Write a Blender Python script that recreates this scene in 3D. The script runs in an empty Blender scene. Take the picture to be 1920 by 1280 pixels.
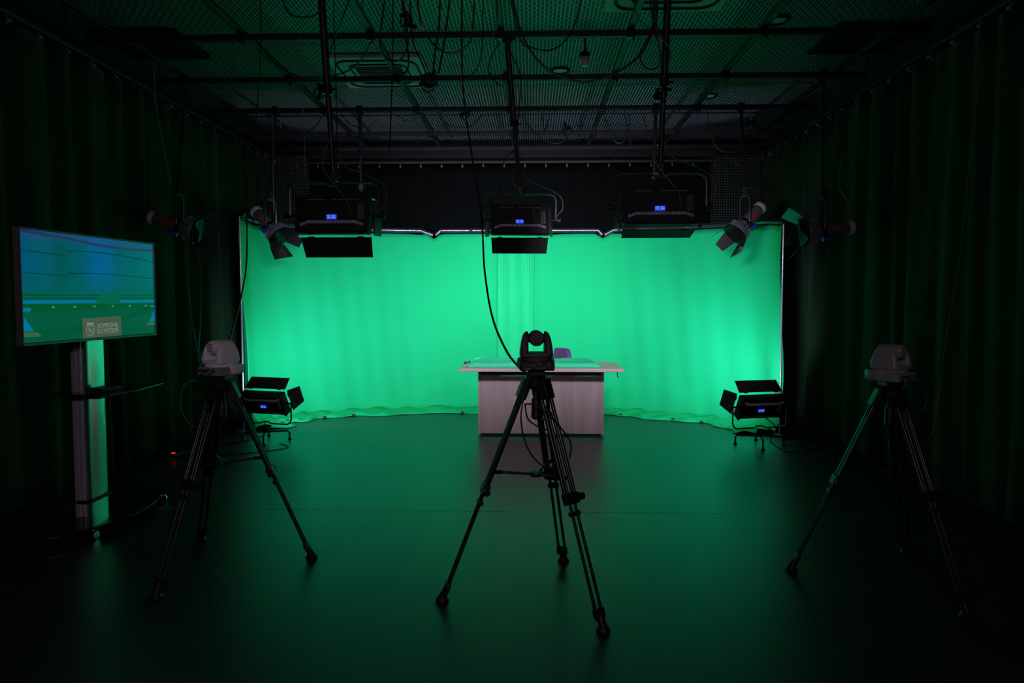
import bpy, bmesh, math, random
from mathutils import Vector, Matrix, Euler

random.seed(7)
PI = math.pi
R = math.radians
SC = bpy.context.scene
COL = SC.collection

# ------------------------------------------------------------------ camera
F = 1260.0                      # focal length in pixels of a 1920 wide frame
SHIFT = 15.0
cam_data = bpy.data.cameras.new('camera')
cam_data.sensor_width = 36.0
cam_data.lens = F * 36.0 / 1920.0
cam_data.shift_y = -SHIFT / 1920.0
cam_data.clip_start = 0.05
cam = bpy.data.objects.new('camera', cam_data)
COL.objects.link(cam)
cam.location = (0, 0, 1.5)
cam.rotation_euler = (R(90 - 3.0), 0, math.atan(37 / F))
SC.camera = cam
CM = Euler((R(90 - 3.0), 0, math.atan(37 / F))).to_matrix()


def P(px, py, Y):
    """the point of the room at depth Y seen at this place of the photograph"""
    d = CM @ Vector(((px - 960) / F, -(py - 640 + SHIFT) / F, -1.0))
    return Vector((0, 0, 1.5)) + d * (Y / d.y)


# ------------------------------------------------------------------ world, exposure, general light
w = bpy.data.worlds.new('world')
SC.world = w
w.use_nodes = True
w.node_tree.nodes['Background'].inputs[0].default_value = (0.02, 0.022, 0.025, 1)
w.node_tree.nodes['Background'].inputs[1].default_value = 0.05
SC.view_settings.view_transform = 'Standard'
SC.view_settings.look = 'None'
SC.view_settings.gamma = 1.0
SC.view_settings.exposure = 0.0
SC.view_settings.use_curve_mapping = False
SC.cycles.max_bounces = 8
SC.cycles.diffuse_bounces = 5
SC.cycles.glossy_bounces = 4
SC.cycles.use_denoising = True
SC.cycles.sample_clamp_indirect = 4.0

POWER_TOP = 18.5
POWER_FLOOR = 24.0
POWER_FILL = 11.0
COOL = (0.90, 0.82, 1.0)
COOLER = (0.56, 0.68, 1.0)


def area_light(name, loc, rot, sx, sy, power, color, parent=None, spread=180):
    ld = bpy.data.lights.new(name, 'AREA')
    ld.shape = 'RECTANGLE'
    ld.size = sx
    ld.size_y = sy
    ld.energy = power
    ld.color = color
    ld.spread = R(spread)
    lo = bpy.data.objects.new(name, ld)
    COL.objects.link(lo)
    lo.location = loc
    lo.rotation_euler = rot
    lo.parent = parent
    return lo


# dim unseen fill behind the photographer, added to light the sides facing the camera
area_light('front_fill', (-0.2, -1.3, 2.6), (R(72), 0, R(4)), 1.2, 0.5, POWER_FILL, (1.0, 0.78, 0.95), None, 120)


# ------------------------------------------------------------------ materials
def mat(name, col, rough=0.5, metal=0.0, emit=None, estr=1.0, noise=0.0, nscale=20.0, bump=0.0, spec=0.5, sheen=0.0,
        stretch=None):
    m = bpy.data.materials.new(name)
    m.use_nodes = True
    nt = m.node_tree
    b = nt.nodes['Principled BSDF']
    b.inputs['Base Color'].default_value = (*col, 1)
    b.inputs['Roughness'].default_value = rough
    b.inputs['Metallic'].default_value = metal
    b.inputs['Specular IOR Level'].default_value = spec
    if sheen:
        b.inputs['Sheen Weight'].default_value = sheen
        b.inputs['Sheen Roughness'].default_value = 0.4
    if emit:
        b.inputs['Emission Color'].default_value = (*emit, 1)
        b.inputs['Emission Strength'].default_value = estr
    if noise or bump:
        tc = nt.nodes.new('ShaderNodeTexCoord')
        mp = nt.nodes.new('ShaderNodeMapping')
        if stretch:
            mp.inputs['Scale'].default_value = stretch
        n = nt.nodes.new('ShaderNodeTexNoise')
        n.inputs['Scale'].default_value = nscale
        n.inputs['Detail'].default_value = 4
        nt.links.new(tc.outputs['Object'], mp.inputs['Vector'])
        nt.links.new(mp.outputs['Vector'], n.inputs['Vector'])
        if noise:
            mx = nt.nodes.new('ShaderNodeMix')
            mx.data_type = 'RGBA'
            mx.inputs[6].default_value = (*[c * (1 - noise) for c in col], 1)
            mx.inputs[7].default_value = (*[min(1, c * (1 + noise)) for c in col], 1)
            nt.links.new(n.outputs['Fac'], mx.inputs[0])
            nt.links.new(mx.outputs[2], b.inputs['Base Color'])
        if bump:
            bp = nt.nodes.new('ShaderNodeBump')
            bp.inputs['Strength'].default_value = bump
            bp.inputs['Distance'].default_value = 0.01
            nt.links.new(n.outputs['Fac'], bp.inputs['Height'])
            nt.links.new(bp.outputs['Normal'], b.inputs['Normal'])
    return m


M = {}
M['floor'] = mat('floor_vinyl', (0.014, 0.020, 0.019), 0.36, noise=0.12, nscale=2.2, bump=0.02, spec=1.0)
M['wall'] = mat('wall_black', (0.012, 0.012, 0.013), 0.8, noise=0.2, nscale=5)
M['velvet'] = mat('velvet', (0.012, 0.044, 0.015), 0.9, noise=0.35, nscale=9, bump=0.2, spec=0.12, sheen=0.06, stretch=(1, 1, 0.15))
M['velvet_back'] = mat('back_velvet_shaded', (0.004, 0.006, 0.006), 0.95, noise=0.3, nscale=9, bump=0.3, spec=0.08, stretch=(1, 1, 0.15))  # darker copy of the side velvet, offsetting floor-lamp spill in its colour
M['cloth'] = mat('chroma_cloth', (0.011, 0.60, 0.205), 0.9, noise=0.05, nscale=1.2, spec=0.1, bump=0.05)
M['cloth_strip'] = mat('chroma_cloth_doubled', (0.018, 0.64, 0.235), 0.9, noise=0.05, nscale=3, spec=0.1)
M['cloth_fold'] = mat('chroma_cloth_lit', (0.06, 0.82, 0.42), 0.9, noise=0.05, nscale=3, spec=0.1)  # desk cloth: light from the hanging panels put into a brighter green
M['black'] = mat('black_paint', (0.005, 0.005, 0.006), 0.5, spec=0.3, noise=0.2, nscale=40)
M['blackplastic'] = mat('black_plastic', (0.010, 0.0095, 0.011), 0.5, spec=0.35, noise=0.15, nscale=60, bump=0.02)
M['charcoal'] = mat('charcoal_plastic', (0.055, 0.042, 0.052), 0.55, noise=0.1, nscale=60)
M['steel'] = mat('dark_steel', (0.012, 0.012, 0.013), 0.3, 0.2, noise=0.2, nscale=30)
M['grid'] = mat('grid_steel', (0.020, 0.022, 0.022), 0.45, 0.3, noise=0.25, nscale=12)
M['yoke'] = mat('yoke_steel', (0.10, 0.11, 0.11), 0.3, 0.6, noise=0.1, nscale=30)
M['tube'] = mat('tube_alu', (0.16, 0.16, 0.22), 0.25, 0.9, noise=0.1, nscale=20)
M['chrome'] = mat('chrome', (0.75, 0.75, 0.78), 0.14, 1.0, noise=0.05, nscale=20)
M['polish'] = mat('polished_housing', (0.60, 0.60, 0.75), 0.38, 0.85, noise=0.1, nscale=20)
M['silver'] = mat('brushed_silver', (0.62, 0.60, 0.64), 0.3, 0.85, noise=0.1, nscale=30, stretch=(1, 1, 0.02))
M['silverpaint'] = mat('silver_paint', (0.55, 0.50, 0.58), 0.35, 0.4, noise=0.1, nscale=30, stretch=(1, 1, 0.02))
M['anod'] = mat('satin_column', (0.70, 0.70, 0.71), 0.22, 0.95, noise=0.03, nscale=30)
M['cable'] = mat('cable_rubber', (0.012, 0.012, 0.013), 0.5, noise=0.1, nscale=50)
M['wire'] = mat('pale_wire', (0.30, 0.31, 0.33), 0.4, 0.3, noise=0.1, nscale=50)
M['glass_black'] = mat('black_glass', (0.006, 0.007, 0.007), 0.12, noise=0.1, nscale=8, spec=0.5)
M['gray_cam'] = mat('grey_camera_plastic', (0.78, 0.74, 0.77), 0.5, noise=0.05, nscale=40)
M['gray_cam_dark'] = mat('mid_grey_camera_plastic', (0.26, 0.25, 0.26), 0.4, noise=0.05, nscale=40)
M['gold'] = mat('brass', (0.12, 0.08, 0.04), 0.4, 0.6, noise=0.1, nscale=60)
M['red'] = mat('red_label', (0.30, 0.03, 0.03), 0.5, noise=0.1, nscale=80)
M['blueplastic'] = mat('blue_plastic', (0.03, 0.05, 0.40), 0.4, noise=0.1, nscale=60)
M['greycap'] = mat('light_grey_cap', (0.5, 0.5, 0.52), 0.5, noise=0.1, nscale=60)
M['hookgrey'] = mat('hook_nylon', (0.22, 0.24, 0.22), 0.5, noise=0.1)
M['taupe'] = mat('brown_grey_housing', (0.10, 0.08, 0.085), 0.5, noise=0.15, nscale=60)
M['lens'] = mat('lens_glass', (0.03, 0.03, 0.06), 0.08, 0.3, noise=0.1, nscale=10, spec=0.8)
M['lcd'] = mat('lcd_blue', (0.0, 0.0, 0.02), 0.3, emit=(0.03, 0.09, 0.95), estr=0.9, noise=0.01)
M['lcdtext'] = mat('lcd_glyph', (0.3, 0.3, 0.5), 0.3, emit=(0.35, 0.45, 1.0), estr=0.7, noise=0.01)
M['rib'] = mat('heat_sink_rib', (0.7, 0.7, 0.95), 0.35, 0.3, noise=0.1, nscale=60)
M['ledface'] = mat('led_diffuser', (0.8, 0.8, 0.8), 0.5, emit=(0.8, 0.93, 1.0), estr=1.2, noise=0.01)
M['redled'] = mat('red_indicator', (0.3, 0.0, 0.0), 0.4, emit=(1.0, 0.04, 0.01), estr=1.0, noise=0.01)
M['purple'] = mat('purple_chair_fabric', (0.10, 0.05, 0.16), 0.9, noise=0.15, nscale=50, bump=0.1)
M['plate'] = mat('ceiling_unit_white', (0.42, 0.45, 0.44), 0.6, noise=0.05, nscale=6)
M['slot'] = mat('unit_slot', (0.01, 0.01, 0.01), 0.7, noise=0.1, nscale=6)
M['weight'] = mat('black_clip', (0.01, 0.01, 0.01), 0.6, noise=0.1, nscale=30)
M['mesh_sheet'] = mat('galvanised_mesh', (0.065, 0.09, 0.085), 0.5, 0.4, noise=0.15, nscale=10)

# maple laminate: vertical grain that belongs to the wood
def wood(name, c1, c2, sc=(14, 14, 0.7)):
    m = mat(name, c1, 0.5)
    nt = m.node_tree
    b = nt.nodes['Principled BSDF']
    tc = nt.nodes.new('ShaderNodeTexCoord')
    mp = nt.nodes.new('ShaderNodeMapping')
    mp.inputs['Scale'].default_value = sc
    n = nt.nodes.new('ShaderNodeTexNoise')
    n.inputs['Scale'].default_value = 1.0
    n.inputs['Detail'].default_value = 6
    n.inputs['Distortion'].default_value = 0.6
    cr = nt.nodes.new('ShaderNodeValToRGB')
    cr.color_ramp.elements[0].position = 0.3
    cr.color_ramp.elements[0].color = (*c2, 1)
    cr.color_ramp.elements[1].position = 0.65
    cr.color_ramp.elements[1].color = (*c1, 1)
    nt.links.new(tc.outputs['Object'], mp.inputs['Vector'])
    nt.links.new(mp.outputs['Vector'], n.inputs['Vector'])
    nt.links.new(n.outputs['Fac'], cr.inputs['Fac'])
    nt.links.new(cr.outputs['Color'], b.inputs['Base Color'])
    return m


M['wood'] = wood('maple_laminate', (0.43, 0.335, 0.33), (0.33, 0.255, 0.25))
M['woodtop'] = wood('maple_top', (0.66, 0.56, 0.52), (0.54, 0.45, 0.41), (0.8, 14, 14))
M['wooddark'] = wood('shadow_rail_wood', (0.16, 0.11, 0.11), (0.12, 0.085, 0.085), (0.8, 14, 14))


# expanded metal ceiling sheets: dark openings between pale strands
def expanded():
    m = mat('expanded_metal_ceiling', (0.3, 0.32, 0.33), 0.5, 0.2)
    nt = m.node_tree
    b = nt.nodes['Principled BSDF']
    tc = nt.nodes.new('ShaderNodeTexCoord')
    mp = nt.nodes.new('ShaderNodeMapping')
    mp.inputs['Rotation'].default_value = (0, 0, R(90))
    br = nt.nodes.new('ShaderNodeTexBrick')
    br.offset = 0.5
    br.inputs['Scale'].default_value = 1.0
    br.inputs['Brick Width'].default_value = 0.085
    br.inputs['Row Height'].default_value = 0.034
    br.inputs['Mortar Size'].default_value = 0.0065
    br.inputs['Mortar Smooth'].default_value = 0.3
    br.inputs['Color1'].default_value = (0.012, 0.014, 0.014, 1)
    br.inputs['Color2'].default_value = (0.02, 0.022, 0.022, 1)
    br.inputs['Mortar'].default_value = (0.42, 0.45, 0.47, 1)
    n = nt.nodes.new('ShaderNodeTexNoise')
    n.inputs['Scale'].default_value = 0.8
    mx = nt.nodes.new('ShaderNodeMix')
    mx.data_type = 'RGBA'
    mx.blend_type = 'MULTIPLY'
    mx.inputs[0].default_value = 0.4
    nt.links.new(tc.outputs['Object'], mp.inputs['Vector'])
    nt.links.new(mp.outputs['Vector'], br.inputs['Vector'])
    nt.links.new(tc.outputs['Object'], n.inputs['Vector'])
    nt.links.new(br.outputs['Color'], mx.inputs[6])
    nt.links.new(n.outputs['Color'], mx.inputs[7])
    nt.links.new(mx.outputs[2], b.inputs['Base Color'])
    return m


M['ceiling'] = expanded()


# picture on the television: gradient of teal and blue
def picture():
    m = mat('screen_picture', (0.01, 0.01, 0.01), 0.12)
    nt = m.node_tree
    b = nt.nodes['Principled BSDF']
    tc = nt.nodes.new('ShaderNodeTexCoord')
    sx = nt.nodes.new('ShaderNodeSeparateXYZ')
    nt.links.new(tc.outputs['Object'], sx.inputs[0])
    # along the width (local x, -0.57..0.57)
    mr = nt.nodes.new('ShaderNodeMapRange')
    mr.inputs[1].default_value = -0.57
    mr.inputs[2].default_value = 0.57
    nt.links.new(sx.outputs['X'], mr.inputs[0])
    cr = nt.nodes.new('ShaderNodeValToRGB')
    e = cr.color_ramp.elements
    e[0].position = 0.0
    e[0].color = (0.0, 0.105, 0.26, 1)
    e[1].position = 1.0
    e[1].color = (0.0, 0.17, 0.24, 1)
    for p, c in ((0.16, (0.0, 0.12, 0.20, 1)), (0.24, (0.0, 0.10, 0.11, 1)), (0.40, (0.0, 0.12, 0.20, 1)), (0.50, (0.0, 0.13, 0.42, 1)),
                 (0.60, (0.0, 0.13, 0.38, 1)), (0.68, (0.0, 0.12, 0.20, 1)), (0.82, (0.0, 0.14, 0.17, 1))):
        q = e.new(p)
        q.color = c
    nt.links.new(mr.outputs[0], cr.inputs[0])
    # down the height
    mz = nt.nodes.new('ShaderNodeMapRange')
    mz.inputs[1].default_value = -0.32
    mz.inputs[2].default_value = 0.32
    nt.links.new(sx.outputs['Z'], mz.inputs[0])
    cz = nt.nodes.new('ShaderNodeValToRGB')
    e = cz.color_ramp.elements
    e[0].position = 0.0
    e[0].color = (0.0, 0.09, 0.045, 1)
    e[1].position = 1.0
    e[1].color = (0.02, 0.10, 0.36, 1)
    for p, c in ((0.36, (0.0, 0.10, 0.055, 1)), (0.40, (0.0, 0.13, 0.12, 1)), (0.60, (0.0, 0.12, 0.13, 1)),):
        q = e.new(p)
        q.color = c
    nt.links.new(mz.outputs[0], cz.inputs[0])
    # weight of the column picture
    wr = nt.nodes.new('ShaderNodeValToRGB')
    e = wr.color_ramp.elements
    e[0].position = 0.38
    e[0].color = (0, 0, 0, 1)
    e[1].position = 0.66
    e[1].color = (1, 1, 1, 1)
    q = e.new(0.90)
    q.color = (0.95, 0.95, 0.95, 1)
    q = e.new(0.99)
    q.color = (0.45, 0.45, 0.45, 1)
    nt.links.new(mz.outputs[0], wr.inputs[0])
    mx = nt.nodes.new('ShaderNodeMix')
    mx.data_type = 'RGBA'
    nt.links.new(wr.outputs[0], mx.inputs[0])
    nt.links.new(cz.outputs[0], mx.inputs[6])
    nt.links.new(cr.outputs[0], mx.inputs[7])
    nt.links.new(mx.outputs[2], b.inputs['Emission Color'])
    b.inputs['Emission Strength'].default_value = 0.6
    return m


M['picture'] = picture()
for k, c in dict(pic_line=(0.0, 0.055, 0.07), pic_green=(0.0, 0.085, 0.02), pic_blue=(0.0, 0.22, 0.50), pic_desk=(0.0, 0.10, 0.045),
                 pic_seat=(0.0, 0.14, 0.09), pic_tan=(0.10, 0.105, 0.065), pic_logo=(0.30, 0.36, 0.36), pic_dot=(0.1, 0.42, 0.25),
                 pic_floor=(0.06, 0.16, 0.07), pic_navy=(0.02, 0.04, 0.16)).items():
    M[k] = mat(k, (0.01, 0.01, 0.01), 0.12, emit=c, estr=0.6, noise=0.01)


# ------------------------------------------------------------------ mesh helpers
class MB:
    def __init__(s):
        s.bm = bmesh.new()

    def _xf(s, verts, mx):
        if mx is not None:
            bmesh.ops.transform(s.bm, matrix=mx, verts=verts)

    def box(s, c, size, mx=None, bev=0.0, seg=2):
        r = bmesh.ops.create_cube(s.bm, size=1.0)
        vs = r['verts']
        bmesh.ops.scale(s.bm, vec=Vector(size), verts=vs)
        bmesh.ops.translate(s.bm, vec=Vector(c), verts=vs)
        if bev > 0:
            es = list({e for v in vs for e in v.link_edges})
            rr = bmesh.ops.bevel(s.bm, geom=es, offset=bev, segments=seg, affect='EDGES', profile=0.5)
            vs = list({v for f in rr['faces'] for v in f.verts} | {v for v in vs if v.is_valid})
        s._xf(vs, mx)
        return s

    def ring_surface(s, rings, closed_ends=True):
        prev = None
        for rg in rings:
            cur = [s.bm.verts.new(p) for p in rg]
            n = len(cur)
            if prev:
                for i in range(n):
                    s.bm.faces.new((prev[i], prev[(i + 1) % n], cur[(i + 1) % n], cur[i]))
            elif closed_ends:
                s.bm.faces.new(list(reversed(cur)))
            prev = cur
        if closed_ends:
            s.bm.faces.new(prev)
        return s

    def tube(s, pts, r, seg=8, smooth=0):
        pts = [Vector(p) for p in pts]
        if smooth and len(pts) > 2:
            out = []
            q = [pts[0] * 2 - pts[1]] + pts + [pts[-1] * 2 - pts[-2]]
            for i in range(1, len(q) - 2):
                for k in range(smooth):
                    t = k / smooth
                    a, b, c, d = q[i - 1:i + 3]
                    out.append(0.5 * (2 * b + (c - a) * t + (2 * a - 5 * b + 4 * c - d) * t * t + (3 * b - a - 3 * c + d) * t ** 3))
            out.append(pts[-1])
            pts = out
        rr = r if isinstance(r, (list, tuple)) else [r] * len(pts)
        rings = []
        up = None
        for i, p in enumerate(pts):
            d = (pts[min(i + 1, len(pts) - 1)] - pts[max(i - 1, 0)])
            if d.length < 1e-9:
                d = Vector((0, 0, 1))
            d.normalize()
            if up is None:
                up = d.orthogonal().normalized()
            up = (up - d * up.dot(d))
            up = up.normalized() if up.length > 1e-6 else d.orthogonal().normalized()
            sd = d.cross(up)
            rings.append([p + (up * math.cos(2 * PI * k / seg) + sd * math.sin(2 * PI * k / seg)) * rr[i] for k in range(seg)])
        s.ring_surface(rings)
        return s

    def cyl(s, a, b, r, r2=None, seg=16):
        a, b = Vector(a), Vector(b)
        return s.tube([a, b], [r, r if r2 is None else r2], seg)

    def lathe(s, prof, a=(0, 0, 0), axis='Z', seg=24, mx=None):
        rings = []
        a = Vector(a)
        for r, h in prof:
            rg = []
            for k in range(seg):
                t = 2 * PI * k / seg
                c, sn = math.cos(t) * r, math.sin(t) * r
                if axis == 'Z':
                    v = Vector((c, sn, h))
                elif axis == 'Y':
                    v = Vector((sn, h, c))
                else:
                    v = Vector((h, c, sn))
                v = v + a
                if mx is not None:
                    v = mx @ v
                rg.append(v)
            rings.append(rg)
        return s.ring_surface(rings)

    def prism(s, poly, d0, d1, plane='XZ', mx=None):
        """polygon in a plane, pushed from d0 to d1 along the third axis"""
        def mk(u, v, d):
            p = {'XZ': Vector((u, d, v)), 'XY': Vector((u, v, d)), 'YZ': Vector((d, u, v))}[plane]
            return mx @ p if mx is not None else p
        a = [s.bm.verts.new(mk(u, v, d0)) for u, v in poly]
        b = [s.bm.verts.new(mk(u, v, d1)) for u, v in poly]
        n = len(poly)
        s.bm.faces.new(a)
        s.bm.faces.new(list(reversed(b)))
        for i in range(n):
            s.bm.faces.new((a[i], b[i], b[(i + 1) % n], a[(i + 1) % n]))
        return s

    def xf(s, mx):
        bmesh.ops.transform(s.bm, matrix=mx, verts=s.bm.verts)
        return s

    def build(s, name, m, parent=None, smooth=False, loc=None, bevel=0.0):
        bmesh.ops.recalc_face_normals(s.bm, faces=s.bm.faces)
        me = bpy.data.meshes.new(name)
        s.bm.to_mesh(me)
        s.bm.free()
        if smooth:
            me.polygons.foreach_set('use_smooth', [True] * len(me.polygons))
            try:
                me.set_sharp_from_angle(angle=R(40))
            except Exception:
                pass
        me.materials.append(m)
        o = bpy.data.objects.new(name, me)
        COL.objects.link(o)
        o.parent = parent
        if loc is not None:
            o.location = loc
        if bevel:
            b = o.modifiers.new('bevel', 'BEVEL')
            b.width = bevel
            b.segments = 2
        return o


def tag(o, label, cat, group=None, kind=None):
    if label:
        o['label'] = label
    if cat:
        o['category'] = cat
    if group:
        o['group'] = group
    if kind:
        o['kind'] = kind
    return o


def thing(name, label, cat, loc=(0, 0, 0), rz=0.0, group=None):
    o = bpy.data.objects.new(name, None)
    o.empty_display_size = 0.1
    COL.objects.link(o)
    o.location = loc
    o.rotation_euler = (0, 0, rz)
    return tag(o, label, cat, group)


def struct(o):
    o['kind'] = 'structure'
    return o


# ------------------------------------------------------------------ room shell
XL, XR, YF, YB, ZC = -4.15, 3.72, -2.2, 10.55, 3.86
struct(MB().box(((XL + XR) / 2, (YF + YB) / 2, -0.05), (XR - XL + 0.3, YB - YF + 0.3, 0.1)).build('floor', M['floor']))
struct(MB().box(((XL + XR) / 2, (YF + YB) / 2, ZC + 0.05), (XR - XL + 0.3, YB - YF + 0.3, 0.1)).build('ceiling', M['ceiling']))
struct(MB().box((XL - 0.05, (YF + YB) / 2, ZC / 2), (0.1, YB - YF, ZC)).build('wall_left', M['wall']))
struct(MB().box((XR + 0.05, (YF + YB) / 2, ZC / 2), (0.1, YB - YF, ZC)).build('wall_right', M['wall']))
struct(MB().box(((XL + XR) / 2, YB + 0.05, ZC / 2), (XR - XL, 0.1, ZC)).build('wall_back', M['wall']))
struct(MB().box(((XL + XR) / 2, YF - 0.05, ZC / 2), (XR - XL, 0.1, ZC)).build('wall_front', M['wall']))
# welded vinyl seam across the floor
struct(MB().box((-0.2, 4.66, 0.0004), (6.6, 0.006, 0.0012)).build('trim_1', mat('seam_weld', (0.10, 0.11, 0.11), 0.35, noise=0.1)))
# dark bulkhead across the back
n_ = 2
struct(MB().box(((XL + XR) / 2, 9.98, 3.60), (XR - XL, 0.12, 0.10)).build('trim_%d' % n_, M['wall']))

# ------------------------------------------------------------------ curtains on their tracks
ZT = 3.47


def curtain(name, p0, p1, z0, z1, label, seed, wl=0.32, amp=0.11, side=1, fabric='velvet'):
    rnd = random.Random(seed)
    p0, p1 = Vector(p0), Vector(p1)
    L = (p1 - p0).length
    d = (p1 - p0) / L
    nrm = Vector((-d.y, d.x)) * side
    root = thing(name, label, 'curtain', ((p0.x + p1.x) / 2, (p0.y + p1.y) / 2, z0))
    bm = bmesh.new()
    n = int(L / 0.022)
    rows = 14
    # irregular pleats
    marks = [0.0]
    while marks[-1] < L + 0.6:
        marks.append(marks[-1] + wl * rnd.uniform(0.6, 1.45))
    amps = [amp * rnd.uniform(0.45, 1.35) for _ in marks]
    drift = [rnd.uniform(-0.05, 0.05) for _ in marks]
    grid = []
    for j in range(rows + 1):
        t = j / rows
        row = []
        for i in range(n + 1):
            s0 = i / n * L
            s = s0 + 0.035 * math.sin(s0 * 2.1 + 2.2 * t + seed)
            k = 0
            while k < len(marks) - 2 and marks[k + 1] < s:
                k += 1
            u = (s - marks[k]) / (marks[k + 1] - marks[k])
            a = amps[k] * (0.55 + 0.45 * (1 - t)) * (0.75 + 0.25 * math.sin(5 * t + k))
            off = a * (0.5 - 0.5 * math.cos(2 * PI * u)) ** 0.8 + 0.012 * math.sin(23 * s0 + 3 * t + k)
            q = p0 + d * (s0 + drift[k] * (1 - t) * math.sin(PI * u)) + nrm * off
            row.append(bm.verts.new((q.x - root.location.x, q.y - root.location.y, (z1 - z0) * t)))
        grid.append(row)
    for j in range(rows):
        for i in range(n):
            bm.faces.new((grid[j][i], grid[j][i + 1], grid[j + 1][i + 1], grid[j + 1][i]))
    mb = MB()
    mb.bm.free()
    mb.bm = bm
    o = mb.build('drape', M[fabric], root, smooth=True)
    for pl in o.data.polygons:
        pl.use_smooth = True
    sm = o.modifiers.new('thick', 'SOLIDIFY')
    sm.thickness = 0.006
    # heading tape hooks
    k = 0
    s = 0.15
    while s < L:
        q = p0 + d * s + nrm * 0.02
        h = MB()
        x, y = q.x - root.location.x, q.y - root.location.y
        h.tube([(x, y, z1 - z0 - 0.02), (x + nrm.x * 0.03, y + nrm.y * 0.03, z1 - z0 + 0.0), (x, y, z1 - z0 + 0.035)], 0.006, 6)
        h.lathe([(0.004, -0.012), (0.014, -0.006), (0.014, 0.006), (0.004, 0.012)], (x + nrm.x * 0.028, y + nrm.y * 0.028, z1 - z0), seg=8)
        h.build('hook', M['hookgrey'], root)
        s += 0.30
    return root


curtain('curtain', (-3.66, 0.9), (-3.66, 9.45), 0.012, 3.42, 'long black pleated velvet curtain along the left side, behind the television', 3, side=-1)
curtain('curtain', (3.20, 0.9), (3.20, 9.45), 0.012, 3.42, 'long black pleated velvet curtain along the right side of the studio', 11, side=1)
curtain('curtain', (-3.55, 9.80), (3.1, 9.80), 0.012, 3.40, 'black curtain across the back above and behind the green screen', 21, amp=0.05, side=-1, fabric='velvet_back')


def track(a, b, label):
    a, b = Vector(a), Vector(b)
    d = (b - a).normalized()
    root = thing('curtain_track', label, 'curtain track', a)
    rel = b - a
    m = MB()
    ang = math.atan2(d.y, d.x)
    mx = Matrix.Translation(rel / 2) @ Matrix.Rotation(ang, 4, 'Z')
    m.box((0, 0, 0), (rel.length, 0.035, 0.03), mx, 0.004)
    m.build('rail', M['anodtrack'], root)
    n = int(rel.length / 1.4)
    for k in range(n + 1):
        q = rel * ((k + 0.3) / (n + 0.6))
        MB().cyl(q + Vector((0, 0, 0.015)), (q.x, q.y, ZC - a.z), 0.006, seg=6).build('hanger_rod', M['grid'], root)
    return root


M['anodtrack'] = mat('track_green_grey', (0.05, 0.065, 0.05), 0.4, 0.4, noise=0.1)
track((-3.63, 0.9, ZT + 0.005), (-3.63, 9.6, ZT + 0.005), 'curtain rail running back along the top of the left curtain')
track((3.17, 0.9, ZT + 0.005), (3.17, 9.6, ZT + 0.005), 'curtain rail running back along the top of the right curtain')
track((-3.5, 9.78, ZT - 0.015), (3.05, 9.78, ZT - 0.015), 'curtain rail across the back above the green screen')

# ------------------------------------------------------------------ lighting grid
GZ = 3.59
grid_root = thing('lighting_grid', 'black steel pipe lighting grid hung under the mesh ceiling', 'lighting grid', (0, 0, GZ))
CROSS = [4.40, 5.46, 6.50, 7.55, 8.63, 9.50]
LONG = [-3.35, -2.33, -1.29, -0.25, 0.78, 1.82, 2.86]
for y in CROSS:
    MB().box((-0.24, y, 0), (6.72, 0.05, 0.05), None, 0.006).build('beam', M['grid'], grid_root)
for x in LONG:
    MB().box((x, 5.6, 0.045), (0.05, 8.4, 0.04), None, 0.005).build('runner', M['gridlong'] if 'gridlong' in M else M['grid'], grid_root)
for x in LONG:
    for y in CROSS[:5]:
        m = MB()
        m.box((x, y, -0.004), (0.066, 0.062, 0.062), None, 0.004)
        m.cyl((x + 0.018, y - 0.02, -0.034), (x + 0.018, y - 0.02, -0.062), 0.007, seg=8)
        m.build('clamp', M['steel'], grid_root)
for x in (-3.35, -1.29, 0.78, 2.86):
    for y in (3.4, 5.2, 7.0, 9.0):
        MB().cyl((x, y, 0.06), (x, y, ZC - GZ), 0.006, seg=6).build('hanger_rod', M['wire'], grid_root)


# ------------------------------------------------------------------ ceiling units
def cassette(x, y, s, label):
    r = thing('air_conditioning_cassette', label, 'air conditioner', (x, y, ZC))
    MB().box((0, 0, -0.02), (s, s, 0.04), None, 0.012).build('face_plate', M['plate'], r)
    h = s / 2

    def rr(hw, rad, n=6):
        pts = []
        for cx, cy, a0 in ((hw - rad, hw - rad, 0), (-hw + rad, hw - rad, 90), (-hw + rad, -hw + rad, 180), (hw - rad, -hw + rad, 270)):
            for k in range(n + 1):
                a = R(a0 + 90 * k / n)
                pts.append((cx + rad * math.cos(a), cy + rad * math.sin(a)))
        return pts
    for hw, t in ((h * 0.84, 0.012), (h * 0.60, 0.010)):
        m = MB()
        p = rr(hw, hw * 0.35)
        m.tube([(a, b, -0.044) for a, b in p] + [(p[0][0], p[0][1], -0.044)], t, 6)
        m.build('louvre' if hw > h * 0.7 else 'grille_frame', M['slot'], r)
    m = MB()
    for k in range(9):
        m.box((0, (k - 4) * h * 0.11, -0.045), (h * 1.0, 0.012, 0.01))
    m.build('grille', M['slot'], r)


cassette(-1.55, 7.05, 0.95, 'square air conditioning cassette in the ceiling, left of centre')
cassette(1.05, 5.15, 0.95, 'square air conditioning cassette at the top edge, right of centre')


def vent(x, y, label):
    r = thing('ceiling_vent', label, 'vent', (x, y, ZC))
    m = MB()
    for a, b, c, d in ((0, -0.3, 0.75, 0.05), (0, 0.3, 0.75, 0.05), (-0.35, 0, 0.05, 0.6), (0.35, 0, 0.05, 0.6)):
        m.box((a, b, -0.02), (c, d, 0.04))
    m.build('frame', M['black'], r)
    m = MB()
    for k in range(9):
        m.box((0, -0.24 + k * 0.06, -0.015), (0.68, 0.02, 0.01))
    m.build('slats', M['grid'], r)


vent(-3.5, 6.25, 'rectangular dark vent in the ceiling above the left curtain')
vent(3.0, 6.3, 'rectangular dark vent in the ceiling above the right curtain')

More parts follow.
